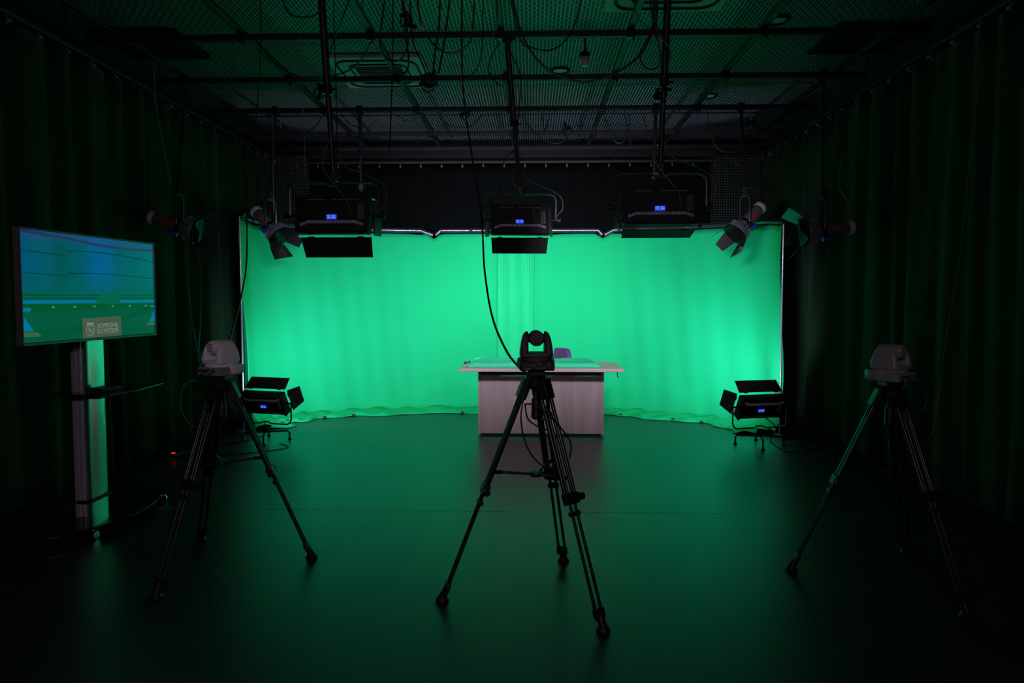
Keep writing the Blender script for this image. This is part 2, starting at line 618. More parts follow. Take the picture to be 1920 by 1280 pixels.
for (px, py, lab) in ((1050, 140, 'round recessed ceiling ring behind the dangling smoke detector'), (1328, 188, 'round recessed ceiling ring near the back, right of centre'),
                      (1457, 54, 'round recessed ceiling ring toward the right curtain')):
    Y = (ZC - 1.5) * F / (559 - py)
    q = P(px, py, Y)
    m = MB()
    m.tube([(0.09 * math.cos(t * PI / 12), 0.09 * math.sin(t * PI / 12), -0.012) for t in range(25)], 0.014, 6)
    rt = thing('ceiling_downlight', lab, 'ceiling light', (q.x, q.y, ZC))
    m.build('ring', M['slot'], rt)
    MB().lathe([(0.001, 0.0), (0.075, 0.0), (0.075, -0.008), (0.001, -0.008)]).build('lens', M['plate'], rt)

q = P(1097, 113, 6.2)
rt = thing('smoke_detector', 'small striped smoke detector hanging under the ceiling, right of centre', 'smoke detector', (q.x, q.y, q.z))
MB().cyl((0, 0, 0.07), (0, 0, ZC - q.z), 0.012, seg=10).build('stem', M['black'], rt)
MB().lathe([(0.02, 0.07), (0.048, 0.065), (0.05, 0.03), (0.044, 0.028)]).build('base', M['black'], rt, True)
MB().lathe([(0.034, 0.028), (0.036, -0.005), (0.043, -0.01), (0.044, -0.03), (0.03, -0.05), (0.001, -0.055)]).build('sensor_head', M['greycap'], rt, True)

# perforated sheets hanging in the back corners
def sheet(px0, px1, y0, y1, Y, label):
    a, b = P(px0, y1, Y), P(px1, y0, Y)
    r = thing('wire_mesh_panel', label, 'mesh panel', (a.x, Y, a.z))
    W, H = b.x - a.x, b.z - a.z
    m = MB()
    nx, nz = int(W / 0.034), int(H / 0.034)
    for i in range(nx + 1):
        m.box((i * W / nx, 0, H / 2), (0.008, 0.004, H))
    for i in range(nz + 1):
        m.box((W / 2, 0.003, i * H / nz), (W, 0.004, 0.008))
    m.build('wire_lattice', M['mesh_sheet'], r)
    m = MB()
    for c, s in (((W / 2, 0, 0), (W, 0.02, 0.02)), ((W / 2, 0, H), (W, 0.02, 0.02)), ((0, 0, H / 2), (0.02, 0.02, H)), ((W, 0, H / 2), (0.02, 0.02, H))):
        m.box(c, s)
    m.build('frame', M['grid'], r)
    m = MB()
    for x in (0.05, W - 0.05):
        m.cyl((x, 0, H), (x, 0, GZ + 0.0 - a.z), 0.008, seg=6)
    m.build('hanger_rod', M['grid'], r)


sheet(512, 578, 292, 428, 9.5, 'tall wire mesh panel hanging in the back left corner')
sheet(1333, 1428, 292, 430, 9.5, 'tall wire mesh panel hanging in the back right corner')

# ------------------------------------------------------------------ green screen: curved cloth on a tube frame
CURVE = [(-3.23, 7.45, 2.40), (-3.36, 7.8, 2.40), (-3.30, 8.15, 2.38), (-3.02, 8.45, 2.37), (-2.55, 8.72, 2.365), (-1.95, 8.95, 2.36), (-1.25, 9.03, 2.36),
         (0.0, 9.05, 2.36), (0.95, 9.0, 2.355), (1.5, 8.82, 2.355), (2.0, 8.55, 2.355), (2.45, 8.25, 2.35), (2.72, 7.9, 2.34), (2.745, 7.45, 2.29)]


def crv(t):
    """smooth point of the curve, t from 0 to 1"""
    n = len(CURVE) - 1
    u = min(max(t, 0), 1) * n
    i = min(int(u), n - 1)
    f = u - i
    q = [Vector(CURVE[max(0, min(n, i + k))]) for k in (-1, 0, 1, 2)]
    a, b, c, d = q
    return 0.5 * (2 * b + (c - a) * f + (2 * a - 5 * b + 4 * c - d) * f * f + (3 * b - a - 3 * c + d) * f ** 3)


def build_screen():
    rnd = random.Random(5)
    root = thing('green_screen', 'wide curved bright green chroma key cloth behind the desk', 'green screen', (0, 9.05, 0))
    bm = bmesh.new()
    N, Rr = 420, 36
    rows = []
    N1 = 420
    for i in range(N1 + 1):
        t = i / N1
        p = crv(t)
        q = crv(min(1, t + 0.002)) - crv(max(0, t - 0.002))
        nx, ny = q.y, -q.x
        l = math.hypot(nx, ny)
        nx, ny = nx / l, ny / l          # toward the room
        col = []
        x = p.x
        for j in range(Rr + 1):
            v = j / Rr
            top = p.z - 0.012 * (0.5 + 0.5 * math.sin(t * 60)) ** 3
            # the notches where frame tubes meet
            for xn in (-1.31, 0.94):
                top -= 0.06 * max(0, 1 - abs(x - xn) / 0.10)
            zz = 0.02 + (top - 0.02) * v
            off = 0.006 * math.sin(9 * x + 2 * v) + 0.004 * math.sin(25 * x + 5 * v)
            # folds in the doubled strip at the centre
            if -0.46 < x < 0.03:
                off += 0.004 * math.sin(x * 70)
            # sagging wrinkles close to the floor
            if v < 0.25:
                off += (0.25 - v) * 0.10 * math.sin(t * 52 + 9 * v) * math.sin(t * 17 + 1) + (0.25 - v) ** 2 * 1.0
            # sag at the upper corners
            e = min(t, 1 - t)
            if e < 0.12:
                off += 0.03 * math.sin((v * 5 + t * 60)) * (0.12 - e) / 0.12
            if v < 0.03:
                off += 0.02
            col.append(bm.verts.new((p.x + nx * off, p.y - 9.05 + ny * off, zz)))
        # hem lying on the floor toward the room
        hem = []
        p3 = col[0].co
        wv = 0.36 + 0.05 * math.sin(t * 37) + 0.03 * math.sin(t * 90) + 0.10 * max(0, (t - 0.78)) / 0.22
        for k, (s, h) in enumerate(((0.12, 0.045), (0.3, 0.030), (0.5, 0.034), (0.75, 0.022), (1.0, 0.004))):
            hz = max(0.004, h + (0.016 * math.sin(t * 140 + k * 1.7) + 0.010 * math.sin(t * 57 + k * 2.3)) * (1 if k < 4 else 0.15))
            hem.append(bm.verts.new((p3.x + nx * wv * s, p3.y + ny * wv * s, hz)))
        rows.append(list(reversed(hem)) + col)
    for i in range(N1):
        for j in range(len(rows[0]) - 1):
            bm.faces.new((rows[i][j], rows[i + 1][j], rows[i + 1][j + 1], rows[i][j + 1]))
    mb = MB()
    mb.bm.free()
    mb.bm = bm
    o = mb.build('cloth', M['cloth'], root)
    for pl in o.data.polygons:
        pl.use_smooth = True
    sm = o.modifiers.new('thick', 'SOLIDIFY')
    sm.thickness = 0.003
    # doubled strip hanging in front at the centre, finely pleated
    bm = bmesh.new()
    rows = []
    for j in range(25):
        v = j / 24
        row = []
        for i in range(141):
            u = i / 140
            x = -0.455 + 0.48 * u + 0.006 * math.sin(v * 5 + 2)
            pl = 0.020 * abs(math.sin(u * PI * 7 + 0.5 * math.sin(v * 3))) ** 1.5 + 0.006 * math.sin(u * 61 + v * 2)
            row.append(bm.verts.new((x, -0.055 - pl * (0.5 + 0.5 * v), 0.03 + 2.28 * v)))
        rows.append(row)
    for j in range(24):
        for i in range(140):
            bm.faces.new((rows[j][i], rows[j][i + 1], rows[j + 1][i + 1], rows[j + 1][i]))
    mb = MB()
    mb.bm.free()
    mb.bm = bm
    o2 = mb.build('overlap_strip', M['cloth_strip'], root)
    for pl in o2.data.polygons:
        pl.use_smooth = True
    sm = o2.modifiers.new('thick', 'SOLIDIFY')
    sm.thickness = 0.003
    # small black clips along the hem
    for k in range(15):
        t = 0.10 + k * 0.055 + rnd.uniform(-0.01, 0.01)
        p = crv(t)
        q = crv(t + 0.002) - crv(t - 0.002)
        l = math.hypot(q.x, q.y)
        nx, ny = q.y / l, -q.x / l
        MB().box((p.x + nx * 0.385, p.y - 9.05 + ny * 0.385, 0.015), (0.035, 0.03, 0.026), None, 0.006).build('clip', M['weight'], root)
    return root


build_screen()

fr = thing('backdrop_frame', 'dark metal tube frame carrying the green screen cloth', 'backdrop frame', (0, 9.05, 0))


def frame_tube(t0, t1, dip0, dip1):
    pts = []
    n = 30
    for i in range(n + 1):
        t = t0 + (t1 - t0) * i / n
        p = crv(t)
        pts.append(Vector((p.x, p.y - 9.05, p.z + 0.045)))
    if dip0:
        pts[0].z -= 0.06
        pts[1].z -= 0.0
    if dip1:
        pts[-1].z -= 0.06
    MB().tube(pts, 0.034, 12).build('top_tube', M['tube'], fr, True)


frame_tube(0.0, 0.4555, 0, 1)
frame_tube(0.4585, 0.614, 1, 1)
frame_tube(0.617, 1.0, 1, 0)
for t, s in ((0.0, -1), (1.0, 1)):
    p = crv(t) - Vector((0.03 if s > 0 else 0.0, 0, 0))
    e_ = crv(t)
    MB().cyl((e_.x, e_.y - 9.05 - 0.03, e_.z + 0.045), (e_.x, e_.y - 9.05 + 0.05, e_.z + 0.045), 0.039, seg=12).build('end_cap', M['blackplastic'], fr, True)
    m = MB()
    m.cyl((p.x + 0.02 * s, p.y - 9.05 - 0.01, 0), (p.x + 0.02 * s, p.y - 9.05 - 0.01, p.z + 0.03), 0.011, seg=10)
    m.lathe([(0.08, 0.0), (0.08, 0.01), (0.02, 0.02)], (p.x + 0.02 * s, p.y - 9.06, 0), seg=16)
    m.build('upright', M['silver'], fr, True)
for t in (0.12, 0.24, 0.35, 0.49, 0.64, 0.76, 0.88):
    p = crv(t)
    q = crv(t + 0.002) - crv(t - 0.002)
    q.z = 0
    q.normalize()
    m = MB()
    c = Vector((p.x, p.y - 9.05, p.z + 0.045))
    m.cyl(c - q * 0.02, c + q * 0.02, 0.038, seg=12)
    m.build('coupler', M['chrome'] if t in (0.76,) else M['blackplastic'], fr, True)
for t in (0.24, 0.49, 0.76):
    p = crv(t)
    m = MB()
    m.cyl((p.x, p.y - 9.05 + 0.04, 0), (p.x, p.y - 9.05 + 0.04, p.z + 0.03), 0.014, seg=8)
    m.build('upright', M['tube'], fr, True)

# ------------------------------------------------------------------ desk and what is on it
dk = thing('desk', 'pale maple desk with panelled front standing before the green screen', 'desk', (0.1, 7.4, 0))
MB().box((0.0, 0.0, 0.747), (1.72, 0.80, 0.034), None, 0.006).build('tabletop', M['woodtop'], dk)
MB().box((0.0, -0.155, 0.347), (1.30, 0.02, 0.624)).build('front_panel', M['wood'], dk)
for s in (-1, 1):
    MB().box((s * 0.665, 0.09, 0.375), (0.03, 0.51, 0.71), None, 0.003).build('side_panel', M['wood'], dk)
MB().box((0.0, -0.125, 0.695), (1.30, 0.02, 0.07)).build('recessed_rail', M['wooddark'], dk)
MB().box((0.0, 0.09, 0.0125), (1.28, 0.46, 0.025)).build('plinth', M['black'], dk)
m = MB()
m.tube([(0.80, -0.34, 0.73), (0.80, -0.34, 0.68), (0.815, -0.34, 0.672)], 0.005, 6)
m.build('hook', M['steel'], dk)

def cloth_on_desk():
    bm = bmesh.new()
    nx, ny = 90, 14
    W, D = 1.46, 0.66
    g = []
    for j in range(ny + 1):
        row = []
        for i in range(nx + 1):
            u, v = i / nx, j / ny
            e = min(u, 1 - u, v, 1 - v)
            h = 0.045 * min(1, e * 14) ** 0.5 + 0.007 * math.sin(u * 31 + v * 3) * math.sin(v * 6 + u * 11) * min(1, e * 12)
            x = (u - 0.5) * W * (1 - 0.05 * v) + 0.008 * math.sin(v * 9)
            y = (v - 0.5) * D + 0.015 * math.sin(u * 17) * (0.5 - v)
            row.append(bm.verts.new((x, y, 0.001 + max(0.0, h))))
        g.append(row)
    for j in range(ny):
        for i in range(nx):
            bm.faces.new((g[j][i], g[j][i + 1], g[j + 1][i + 1], g[j + 1][i]))
    base = [g[0][i] for i in range(nx + 1)] + [g[j][nx] for j in range(1, ny + 1)] + [g[ny][i] for i in range(nx - 1, -1, -1)] + [g[j][0] for j in range(ny - 1, 0, -1)]
    bm.faces.new(list(reversed(base)))
    mb = MB()
    mb.bm.free()
    mb.bm = bm
    o = mb.build('folded_cloth', M['cloth_fold'], None)
    for pl in o.data.polygons:
        pl.use_smooth = True
    o.location = (0.02, 7.45, 0.764)
    tag(o, 'folded green cloth lying flat on the maple desk top', 'cloth')


cloth_on_desk()
# cloth draped down behind the left end of the desk
bm = bmesh.new()
g = []
for j in range(9):
    row = []
    for i in range(9):
        u, v = i / 8, j / 8
        wd = 0.24 * (1 - v * v * 0.9)
        row.append(bm.verts.new((-0.66 + 0.12 + (u - 0.5) * 0.24 + (0.24 - wd) * 0.5, 7.86 + 0.012 * math.sin(u * 9), 0.80 - 0.30 * v)))
    g.append(row)
for j in range(8):
    for i in range(8):
        bm.faces.new((g[j][i], g[j][i + 1], g[j + 1][i + 1], g[j + 1][i]))
mb = MB(); mb.bm.free(); mb.bm = bm
o = mb.build('draped_cloth', M['cloth_fold'])
sm = o.modifiers.new('thick', 'SOLIDIFY'); sm.thickness = 0.004
o.location = (0.0, 0, 0)
tag(o, 'green cloth corner hanging down behind the left end of the desk', 'cloth')
# small black microphone clip lying at the left end
mc = MB()
mc.tube([(0, 0, 0.006), (0.03, 0.01, 0.02), (0.06, 0, 0.03), (0.04, -0.01, 0.012), (0.09, 0.0, 0.006)], 0.005, 6, 5)
mc.box((0.0, 0, 0.012), (0.03, 0.02, 0.022), None, 0.004)
o = mc.build('cable_coil', M['cable'])
o.location = (-0.745, 7.5, 0.765)
tag(o, 'small black coil of cable at the left end of the desk top', 'cable')

# ---- chair behind the desk
ch = thing('office_chair', 'purple grey office chair, its backrest rising behind the desk', 'chair', (0.225, 8.20, 0), R(-58))


def pad(w0, w1, h, t, rad=0.05):
    """rounded pad outline in XZ, wider at the bottom"""
    pts = []
    n = 6
    for cx, cz, a0 in ((w1 / 2 - rad, h - rad, 0), (-w1 / 2 + rad, h - rad, 90), (-w0 / 2 + rad, rad, 180), (w0 / 2 - rad, rad, 270)):
        for k in range(n + 1):
            a = R(a0 + 90 * k / n)
            pts.append((cx + rad * math.cos(a), cz + rad * math.sin(a)))
    return pts


MB().prism(pad(0.50, 0.30, 0.36, 0), -0.03, 0.03, 'XZ', Matrix.Translation((0, 0.18, 0.525))).build('backrest', M['purple'], ch, bevel=0.012)
MB().box((0, -0.02, 0.44), (0.46, 0.44, 0.07), None, 0.03, 3).build('seat', M['purple'], ch)
MB().tube([(0, 0.05, 0.41), (0, 0.24, 0.42), (0, 0.24, 0.62)], 0.016, 8).build('back_support', M['black'], ch)
MB().cyl((0, 0, 0.08), (0, 0, 0.42), 0.025).build('gas_column', M['black'], ch)
for k in range(5):
    a = 2 * PI * k / 5 + 0.3
    MB().tube([(0, 0, 0.10), (0.27 * math.cos(a), 0.27 * math.sin(a), 0.075)], [0.022, 0.014], 8).build('base_arm', M['black'], ch)
    MB().lathe([(0.002, -0.02), (0.028, -0.018), (0.028, 0.018), (0.002, 0.02)], (0.27 * math.cos(a), 0.27 * math.sin(a), 0.029), 'X', 14).build('castor', M['black'], ch)


# ------------------------------------------------------------------ PTZ camera heads
def ptz(loc, rz, body, base, label):
    r = thing('robotic_camera', label, 'camera', loc, rz)
    # wide base with rear connector bay
    m = MB()
    m.box((0, -0.005, 0.023), (0.172, 0.165, 0.046), None, 0.008)
    m.build('base_box', base, r)
    m = MB()
    m.lathe([(0.07, 0.045), (0.084, 0.047), (0.080, 0.060), (0.074, 0.068), (0.04, 0.070)], seg=36)
    m.build('turntable', body, r, True)
    m = MB()
    for x, z, c in ((-0.055, 0.03, 0.006), (-0.036, 0.03, 0.006), (-0.015, 0.026, 0.008), (0.012, 0.033, 0.007), (0.033, 0.015, 0.005), (0.055, 0.03, 0.008)):
        m.cyl((x, -0.087, z), (x, -0.099, z), c, seg=12)
    m.build('connector', M['gold'], r, True)
    m = MB()
    m.box((0.012, -0.0885, 0.013), (0.03, 0.004, 0.01)).box((-0.045, -0.0885, 0.011), (0.026, 0.004, 0.012))
    m.build('port', M['taupe'], r)
    # round front part of the base
    m = MB()
    m.lathe([(0.055, 0.002), (0.088, 0.004), (0.094, 0.012), (0.094, 0.040), (0.090, 0.052), (0.080, 0.058), (0.05, 0.060)], (0, 0.032, 0), seg=40)
    m.build('base_cover', body, r, True)
    # yoke: two broad rounded arms on a bridge
    m = MB()

    def arm_ring(x0, x1, hy, z, rad):
        cx, hx = (x0 + x1) / 2, (x1 - x0) / 2
        rad = min(rad, hx * 0.98, hy * 0.98)
        out = []
        for qx, qy, a0 in ((hx - rad, hy - rad, 0), (-hx + rad, hy - rad, 90), (-hx + rad, -hy + rad, 180), (hx - rad, -hy + rad, 270)):
            for k in range(6):
                a = R(a0 + 18 * k)
                out.append((cx + qx + rad * math.cos(a), qy + rad * math.sin(a), z))
        return out
    m.ring_surface([arm_ring(-0.076, 0.076, 0.070, 0.062, 0.03), arm_ring(-0.081, 0.081, 0.074, 0.068, 0.034), arm_ring(-0.081, 0.081, 0.074, 0.078, 0.034),
                    arm_ring(-0.078, 0.078, 0.070, 0.084, 0.03)])
    for sd in (-1, 1):
        rg = []
        for z, xo, hy, rad in ((0.080, 0.0805, 0.073, 0.032), (0.100, 0.079, 0.071, 0.03), (0.125, 0.0755, 0.066, 0.028), (0.150, 0.071, 0.058, 0.024),
                               (0.168, 0.066, 0.048, 0.02), (0.180, 0.060, 0.036, 0.016), (0.187, 0.052, 0.020, 0.01)):
            a, b = (0.040, xo) if sd > 0 else (-xo, -0.040)
            rg.append(arm_ring(a, b, hy, z, rad))
        m.ring_surface(rg)
    m.build('yoke', body, r, True)
    # camera head between the arms
    m = MB()
    m.lathe([(0.001, -0.068), (0.030, -0.066), (0.037, -0.056), (0.0385, -0.02), (0.0385, 0.04), (0.034, 0.062), (0.026, 0.066), (0.024, 0.060), (0.001, 0.058)], (0, 0, 0.155), 'Y', 32)
    m.cyl((-0.045, 0, 0.155), (0.045, 0, 0.155), 0.022, seg=20)
    m.build('camera_head', body, r, True)
    m = MB()
    for k in range(4):
        m.box((0, -0.0675, 0.135 + k * 0.0125), (0.044, 0.004, 0.004))
    m.build('vent_rib', base, r)
    MB().lathe([(0.001, 0.062), (0.020, 0.063), (0.022, 0.060)], (0, 0, 0.155), 'Y', 24).build('lens', M['lens'], r, True)
    return r


# ------------------------------------------------------------------ tripods
def tripod(loc, az0, height, label, R0=0.455, handle_az=-90):
    r = thing('camera_tripod', label, 'tripod', loc)
    hub = height - 0.05
    for k in range(3):
        a = R(az0 + 120 * k)
        d = Vector((math.cos(a), math.sin(a), 0))
        t = Vector((-math.sin(a), math.cos(a), 0))
        top = d * 0.055 + Vector((0, 0, hub - 0.03))
        foot = d * R0 + Vector((0, 0, 0.045))
        leg = bpy.data.objects.new('leg', None)
        mid = top.lerp(foot, 0.50)
        ax = (foot - top).normalized()
        nrm = ax.cross(t)
        m = MB()
        # upper stage: wide pair of tubes
        for s in (-1, 1):
            m.cyl(top + t * 0.030 * s, mid + t * 0.030 * s + ax * 0.02, 0.0105, seg=10)
        # lower stage: narrower pair sliding between
        for s in (-1, 1):
            m.cyl(top.lerp(foot, 0.12) + t * 0.013 * s + nrm * 0.004, foot + t * 0.019 * s, 0.0078, seg=10)
        lg = m.build('leg', M['steel'], r, True)

        def blk(f, size, name, mt, dn=0.0):
            c = top.lerp(foot, f)
            mx = Matrix((t, nrm, ax)).transposed().to_4x4()
            mx.translation = c + nrm * dn
            return MB().box((0, 0, 0), size, mx, 0.006).build(name, mt, lg)
        blk(0.015, (0.082, 0.045, 0.10), 'leg_bracket', M['blackplastic'])
        blk(0.50, (0.084, 0.036, 0.055), 'clamp_block', M['blackplastic'])
        blk(0.565, (0.060, 0.030, 0.022), 'lower_collar', M['blackplastic'])
        c = top.lerp(foot, 0.50)
        m = MB()
        m.cyl(c + t * 0.04, c + t * 0.066, 0.010, seg=10)
        m.cyl(c + t * 0.060, c + t * 0.078, 0.018, seg=12)
        m.build('locking_knob', M['blackplastic'], lg, True)
        # foot
        m = MB()
        f0 = foot - ax * 0.03
        mx = Matrix((t, nrm, ax)).transposed().to_4x4()
        mx.translation = f0
        m.box((0, 0, 0), (0.060, 0.026, 0.045), mx, 0.006)
        m.cyl(f0, foot + d * 0.012 + Vector((0, 0, -0.018)), 0.016, 0.020, seg=12)
        m.lathe([(0.001, 0.0), (0.032, 0.0), (0.034, 0.008), (0.024, 0.022), (0.012, 0.036)], foot * 1 + d * 0.016 - Vector((0, 0, foot.z)), seg=16)
        m.build('rubber_foot', M['blackplastic'], lg, True)
        # spreader arm
        zs = 0.62 * (height / 1.11)
        f = (top.z - zs) / (top.z - foot.z)
        c = top.lerp(foot, f)
        m = MB()
        m.cyl(Vector((0, 0, zs - 0.02)) + d * 0.02, c - d * 0.005, 0.0065, seg=8)
        m.box((0, 0, 0), (0.045, 0.03, 0.022), Matrix.Translation(c - d * 0.03) @ Matrix.Rotation(a, 4, 'Z'), 0.004)
        m.build('spreader_arm', M['steel'], r)
    m = MB()
    m.lathe([(0.001, -0.012), (0.03, -0.010), (0.034, 0.0), (0.03, 0.010), (0.001, 0.012)], (0, 0, 0.62 * (height / 1.11) - 0.02), seg=16)
    m.build('spreader_hub', M['blackplastic'], r, True)
    # bowl, head and centre grip
    m = MB()
    m.lathe([(0.045, hub - 0.045), (0.068, hub - 0.03), (0.07, hub), (0.05, hub + 0.004)], seg=24)
    m.build('bowl', M['blackplastic'], r, True)
    m = MB()
    m.lathe([(0.045, hub + 0.003), (0.048, hub + 0.02), (0.036, hub + 0.022)], seg=20)
    m.box((0, 0, hub + 0.035), (0.085, 0.10, 0.028), None, 0.004)
    m.build('mounting_head', M['blackplastic'], r)
    m = MB()
    m.lathe([(0.014, hub - 0.045), (0.014, hub - 0.09), (0.022, hub - 0.10), (0.024, hub - 0.19), (0.014, hub - 0.20)], seg=16)
    m.build('bowl_clamp_grip', M['blackplastic'], r, True)
    return r


# centre
tripod((0.022, 3.33, 0), 70, 1.148, 'black twin-tube tripod in the middle, in front of the desk')
ptz((0.022, 3.33, 1.148), R(3), M['charcoal'], M['blackplastic'], 'black robotic camera on the middle tripod, seen from behind')
# left
tripod((-1.73, 3.68, 0), 12, 1.076, 'black twin-tube tripod on the left, beside the television stand')
ptz((-1.73, 3.68, 1.076), R(-28), M['gray_cam'], M['gray_cam_dark'], 'light grey robotic camera on the left tripod, turned toward the desk')
# right
tripod((1.90, 3.60, 0), 169, 1.065, 'black twin-tube tripod on the right, in front of the dark curtain')
ptz((1.90, 3.60, 1.065), R(32), M['gray_cam_dark'], M['gray_cam_dark'], 'mid grey robotic camera on the right tripod, turned toward the desk')


# ------------------------------------------------------------------ LED panel lights
def led_panel(loc, rz, tilt, label, power, flaps, yoke='up', group=None, spread=76, tone=COOL):
    """local +Y is where it shines; flaps: dict side -> opening angle"""
    r = thing('led_panel_light', label, 'studio light', loc, rz, group)
    T = Matrix.Rotation(R(-tilt), 4, 'X')
    W, H, D = 0.50, 0.25, 0.085
    MB().box((0, 0, 0), (W, D, H), None, 0.012).xf(T).build('housing', M['black'], r)
    # recessed back plate with its frame
    m = MB()
    for c, s in (((0, -0.048, H / 2 - 0.012), (W, 0.016, 0.022)), ((-W / 2 + 0.012, -0.048, 0), (0.022, 0.016, H)), ((W / 2 - 0.012, -0.048, 0), (0.022, 0.016, H))):
        m.box(c, s, None, 0.003)
    m.xf(T).build('back_frame', M['black'], r)
    # ribbed heat sink along the back, bowed at the ends
    s_ = -1 if yoke == 'up' else 1
    m = MB()
    for i in range(38):
        x = -0.21 + i * 0.42 / 37
        bow = 0.018 * max(0, (abs(x) - 0.16) / 0.05)
        m.box((x, -0.050, s_ * (0.058 + bow)), (0.0055, 0.016, 0.020))
    m.xf(T).build('heat_sink', M['rib'], r)
    for i0, i1 in ((0, 11), (14, 30)):
        m = MB()
        for i in range(i0, i1):
            m.box((-0.17 + i * 0.34 / 29, -0.0445, -s_ * 0.098), (0.006, 0.004, 0.006))
        m.xf(T).build('vent_grille', M['greydim'], r)
    m = MB()
    for i in range(5):
        for j in range(12):
            m.box((0.175 + i * 0.009, -0.0445, -0.035 + j * 0.009), (0.0035, 0.003, 0.005))
    m.xf(T).build('vent_grille', M['greydim'], r)
    d = MB().box((-0.005, -0.047, -0.022), (0.066, 0.008, 0.030), None, 0.001).xf(T).build('display', M['lcd'], r)
    m = MB()
    for i, (x, z, a) in enumerate(((-0.024, -0.016, 0.018), (-0.022, -0.028, 0.014), (0.008, -0.016, 0.012), (0.012, -0.027, 0.02))):
        m.box((x, -0.0515, z), (a, 0.001, 0.004))
    m.xf(T).build('readout', M['lcdtext'], d)
    m = MB()
    for x, z in ((-0.07, 0.012), (-0.055, 0.03), (-0.09, 0.03), (0.05, 0.01), (-0.06, -0.02)):
        m.cyl((x, -0.042, z), (x, -0.056, z), 0.006, seg=10)
    m.xf(T).build('knob', M['steel'], r)
    # glowing face
    MB().box((0, D / 2 + 0.001, 0), (W - 0.05, 0.004, H - 0.05)).xf(T).build('led_face', M['ledface'], r)
    area_light('panel_lamp', T @ Vector((0, D / 2 + 0.012, 0)), (R(90 - tilt), 0, 0), W - 0.06, H - 0.06, power, tone, r, spread)
    # barn doors
    for side, ang in flaps.items():
        m = MB()
        L = 0.15
        if side in ('top', 'bottom'):
            pw, pe = W - 0.01, W - 0.03
            m.prism([(-pw / 2, 0), (pw / 2, 0), (pe / 2, L), (-pe / 2, L)], -0.002, 0.002, 'XY')
            sg = 1 if side == 'top' else -1
            X = Matrix.Translation((0, D / 2 + 0.012, sg * (H / 2 + 0.012))) @ Matrix.Rotation(R(ang) * sg, 4, 'X')
            hg = [(-0.17, 0), (0.17, 0)]
            for hx, _ in hg:
                m.cyl((hx - 0.02, 0, 0), (hx + 0.02, 0, 0), 0.008, seg=8)
        else:
            sg = -1 if side == 'left' else 1
            m.prism([(-H / 2, 0), (H / 2, 0), (H / 2 - 0.03, L), (-H / 2 + 0.03, L)], -0.002, 0.002, 'XY')
            X = (Matrix.Translation((sg * (W / 2 + 0.012), D / 2 + 0.012, 0)) @ Matrix.Rotation(-sg * R(ang), 4, 'Z') @
                 Matrix.Rotation(R(90), 4, 'Y'))
            for hz in (-0.07, 0.07):
                m.cyl((hz - 0.02, 0, 0), (hz + 0.02, 0, 0), 0.008, seg=8)
        m.xf(T @ X).build('barn_door', M['door'], r)
    # U yoke of round tube
    w_, h_ = W / 2 + 0.055, 0.22 if yoke == 'up' else -0.22
    sgn = 1 if h_ > 0 else -1
    c_ = 0.05
    pts = [(-w_, 0, -0.0), (-w_, 0, h_ - sgn * c_), (-w_ + 0.015, 0, h_ - sgn * 0.015), (-w_ + c_, 0, h_), (-0.06, 0, h_), (-0.03, 0, h_ - sgn * 0.018), (0.03, 0, h_ - sgn * 0.018),
           (0.06, 0, h_), (w_ - c_, 0, h_), (w_ - 0.015, 0, h_ - sgn * 0.015), (w_, 0, h_ - sgn * c_), (w_, 0, 0)]
    MB().tube(pts, 0.0085, 8).build('yoke', M['yoke'], r, True)
    for s in (-1, 1):
        m = MB()
        m.cyl((s * (W / 2 - 0.005), 0, 0), (s * (w_ + 0.012), 0, 0), 0.010, seg=10)
        m.cyl((s * (w_ + 0.008), 0, 0), (s * (w_ + 0.04), 0, 0), 0.022, seg=14)
        m.build('tilt_knob', M['blackplastic'], r, True)
    return r


M['portgrey'] = mat('port_grey', (0.10, 0.10, 0.10), 0.5, noise=0.1)
M['greydim'] = mat('vent_grey', (0.32, 0.32, 0.36), 0.5, noise=0.1)
M['door'] = mat('barn_door_black', (0.022, 0.022, 0.022), 0.3, noise=0.15, nscale=25)

pL = P(627, 404, 4.55)
pC = P(975, 413, 5.75)
pR = P(1237, 388, 4.55)
led_panel(pL, R(-1), 9, 'LED panel light with open barn doors hanging left of centre', POWER_TOP, dict(top=12, bottom=52, left=20, right=4))
led_panel(pC, R(4), 9, 'LED panel light with open barn doors hanging in the centre', POWER_TOP * 0.55, dict(top=12, bottom=50, left=12, right=12))
led_panel(pR, R(-2), 9, 'LED panel light hanging right of centre, bottom barn door folded forward', POWER_TOP, dict(top=20, bottom=8, left=8, right=20))

# floor lights on low wheeled stands
def low_stand(loc, rz, label):
    r = thing('low_light_stand', label, 'light stand', loc, rz)
    m = MB()
    m.cyl((0, 0, 0.085), (0, 0, 0.172), 0.016, seg=10)
    m.build('post', M['black'], r)
    m = MB()
    m.cyl((0, 0, 0.10), (0, 0, 0.17), 0.030, seg=12)
    m.cyl((0.02, -0.01, 0.16), (0.05, -0.03, 0.16), 0.012, seg=8)
    m.build('clamp', M['blackplastic'], r)
    for a in (0, 90, 180, 270):
        c = Vector((math.cos(R(a)), math.sin(R(a)), 0))
        m = MB()
        m.tube([(0, 0, 0.095), c * 0.22 + Vector((0, 0, 0.095)), c * 0.235 + Vector((0, 0, 0.07)), c * 0.235 + Vector((0, 0, 0.004))], 0.0095, 8)
        m.lathe([(0.001, 0), (0.02, 0.0), (0.018, 0.012), (0.01, 0.02)], c * 0.235, seg=10)
        m.build('leg', M['black'], r, True)
    return r


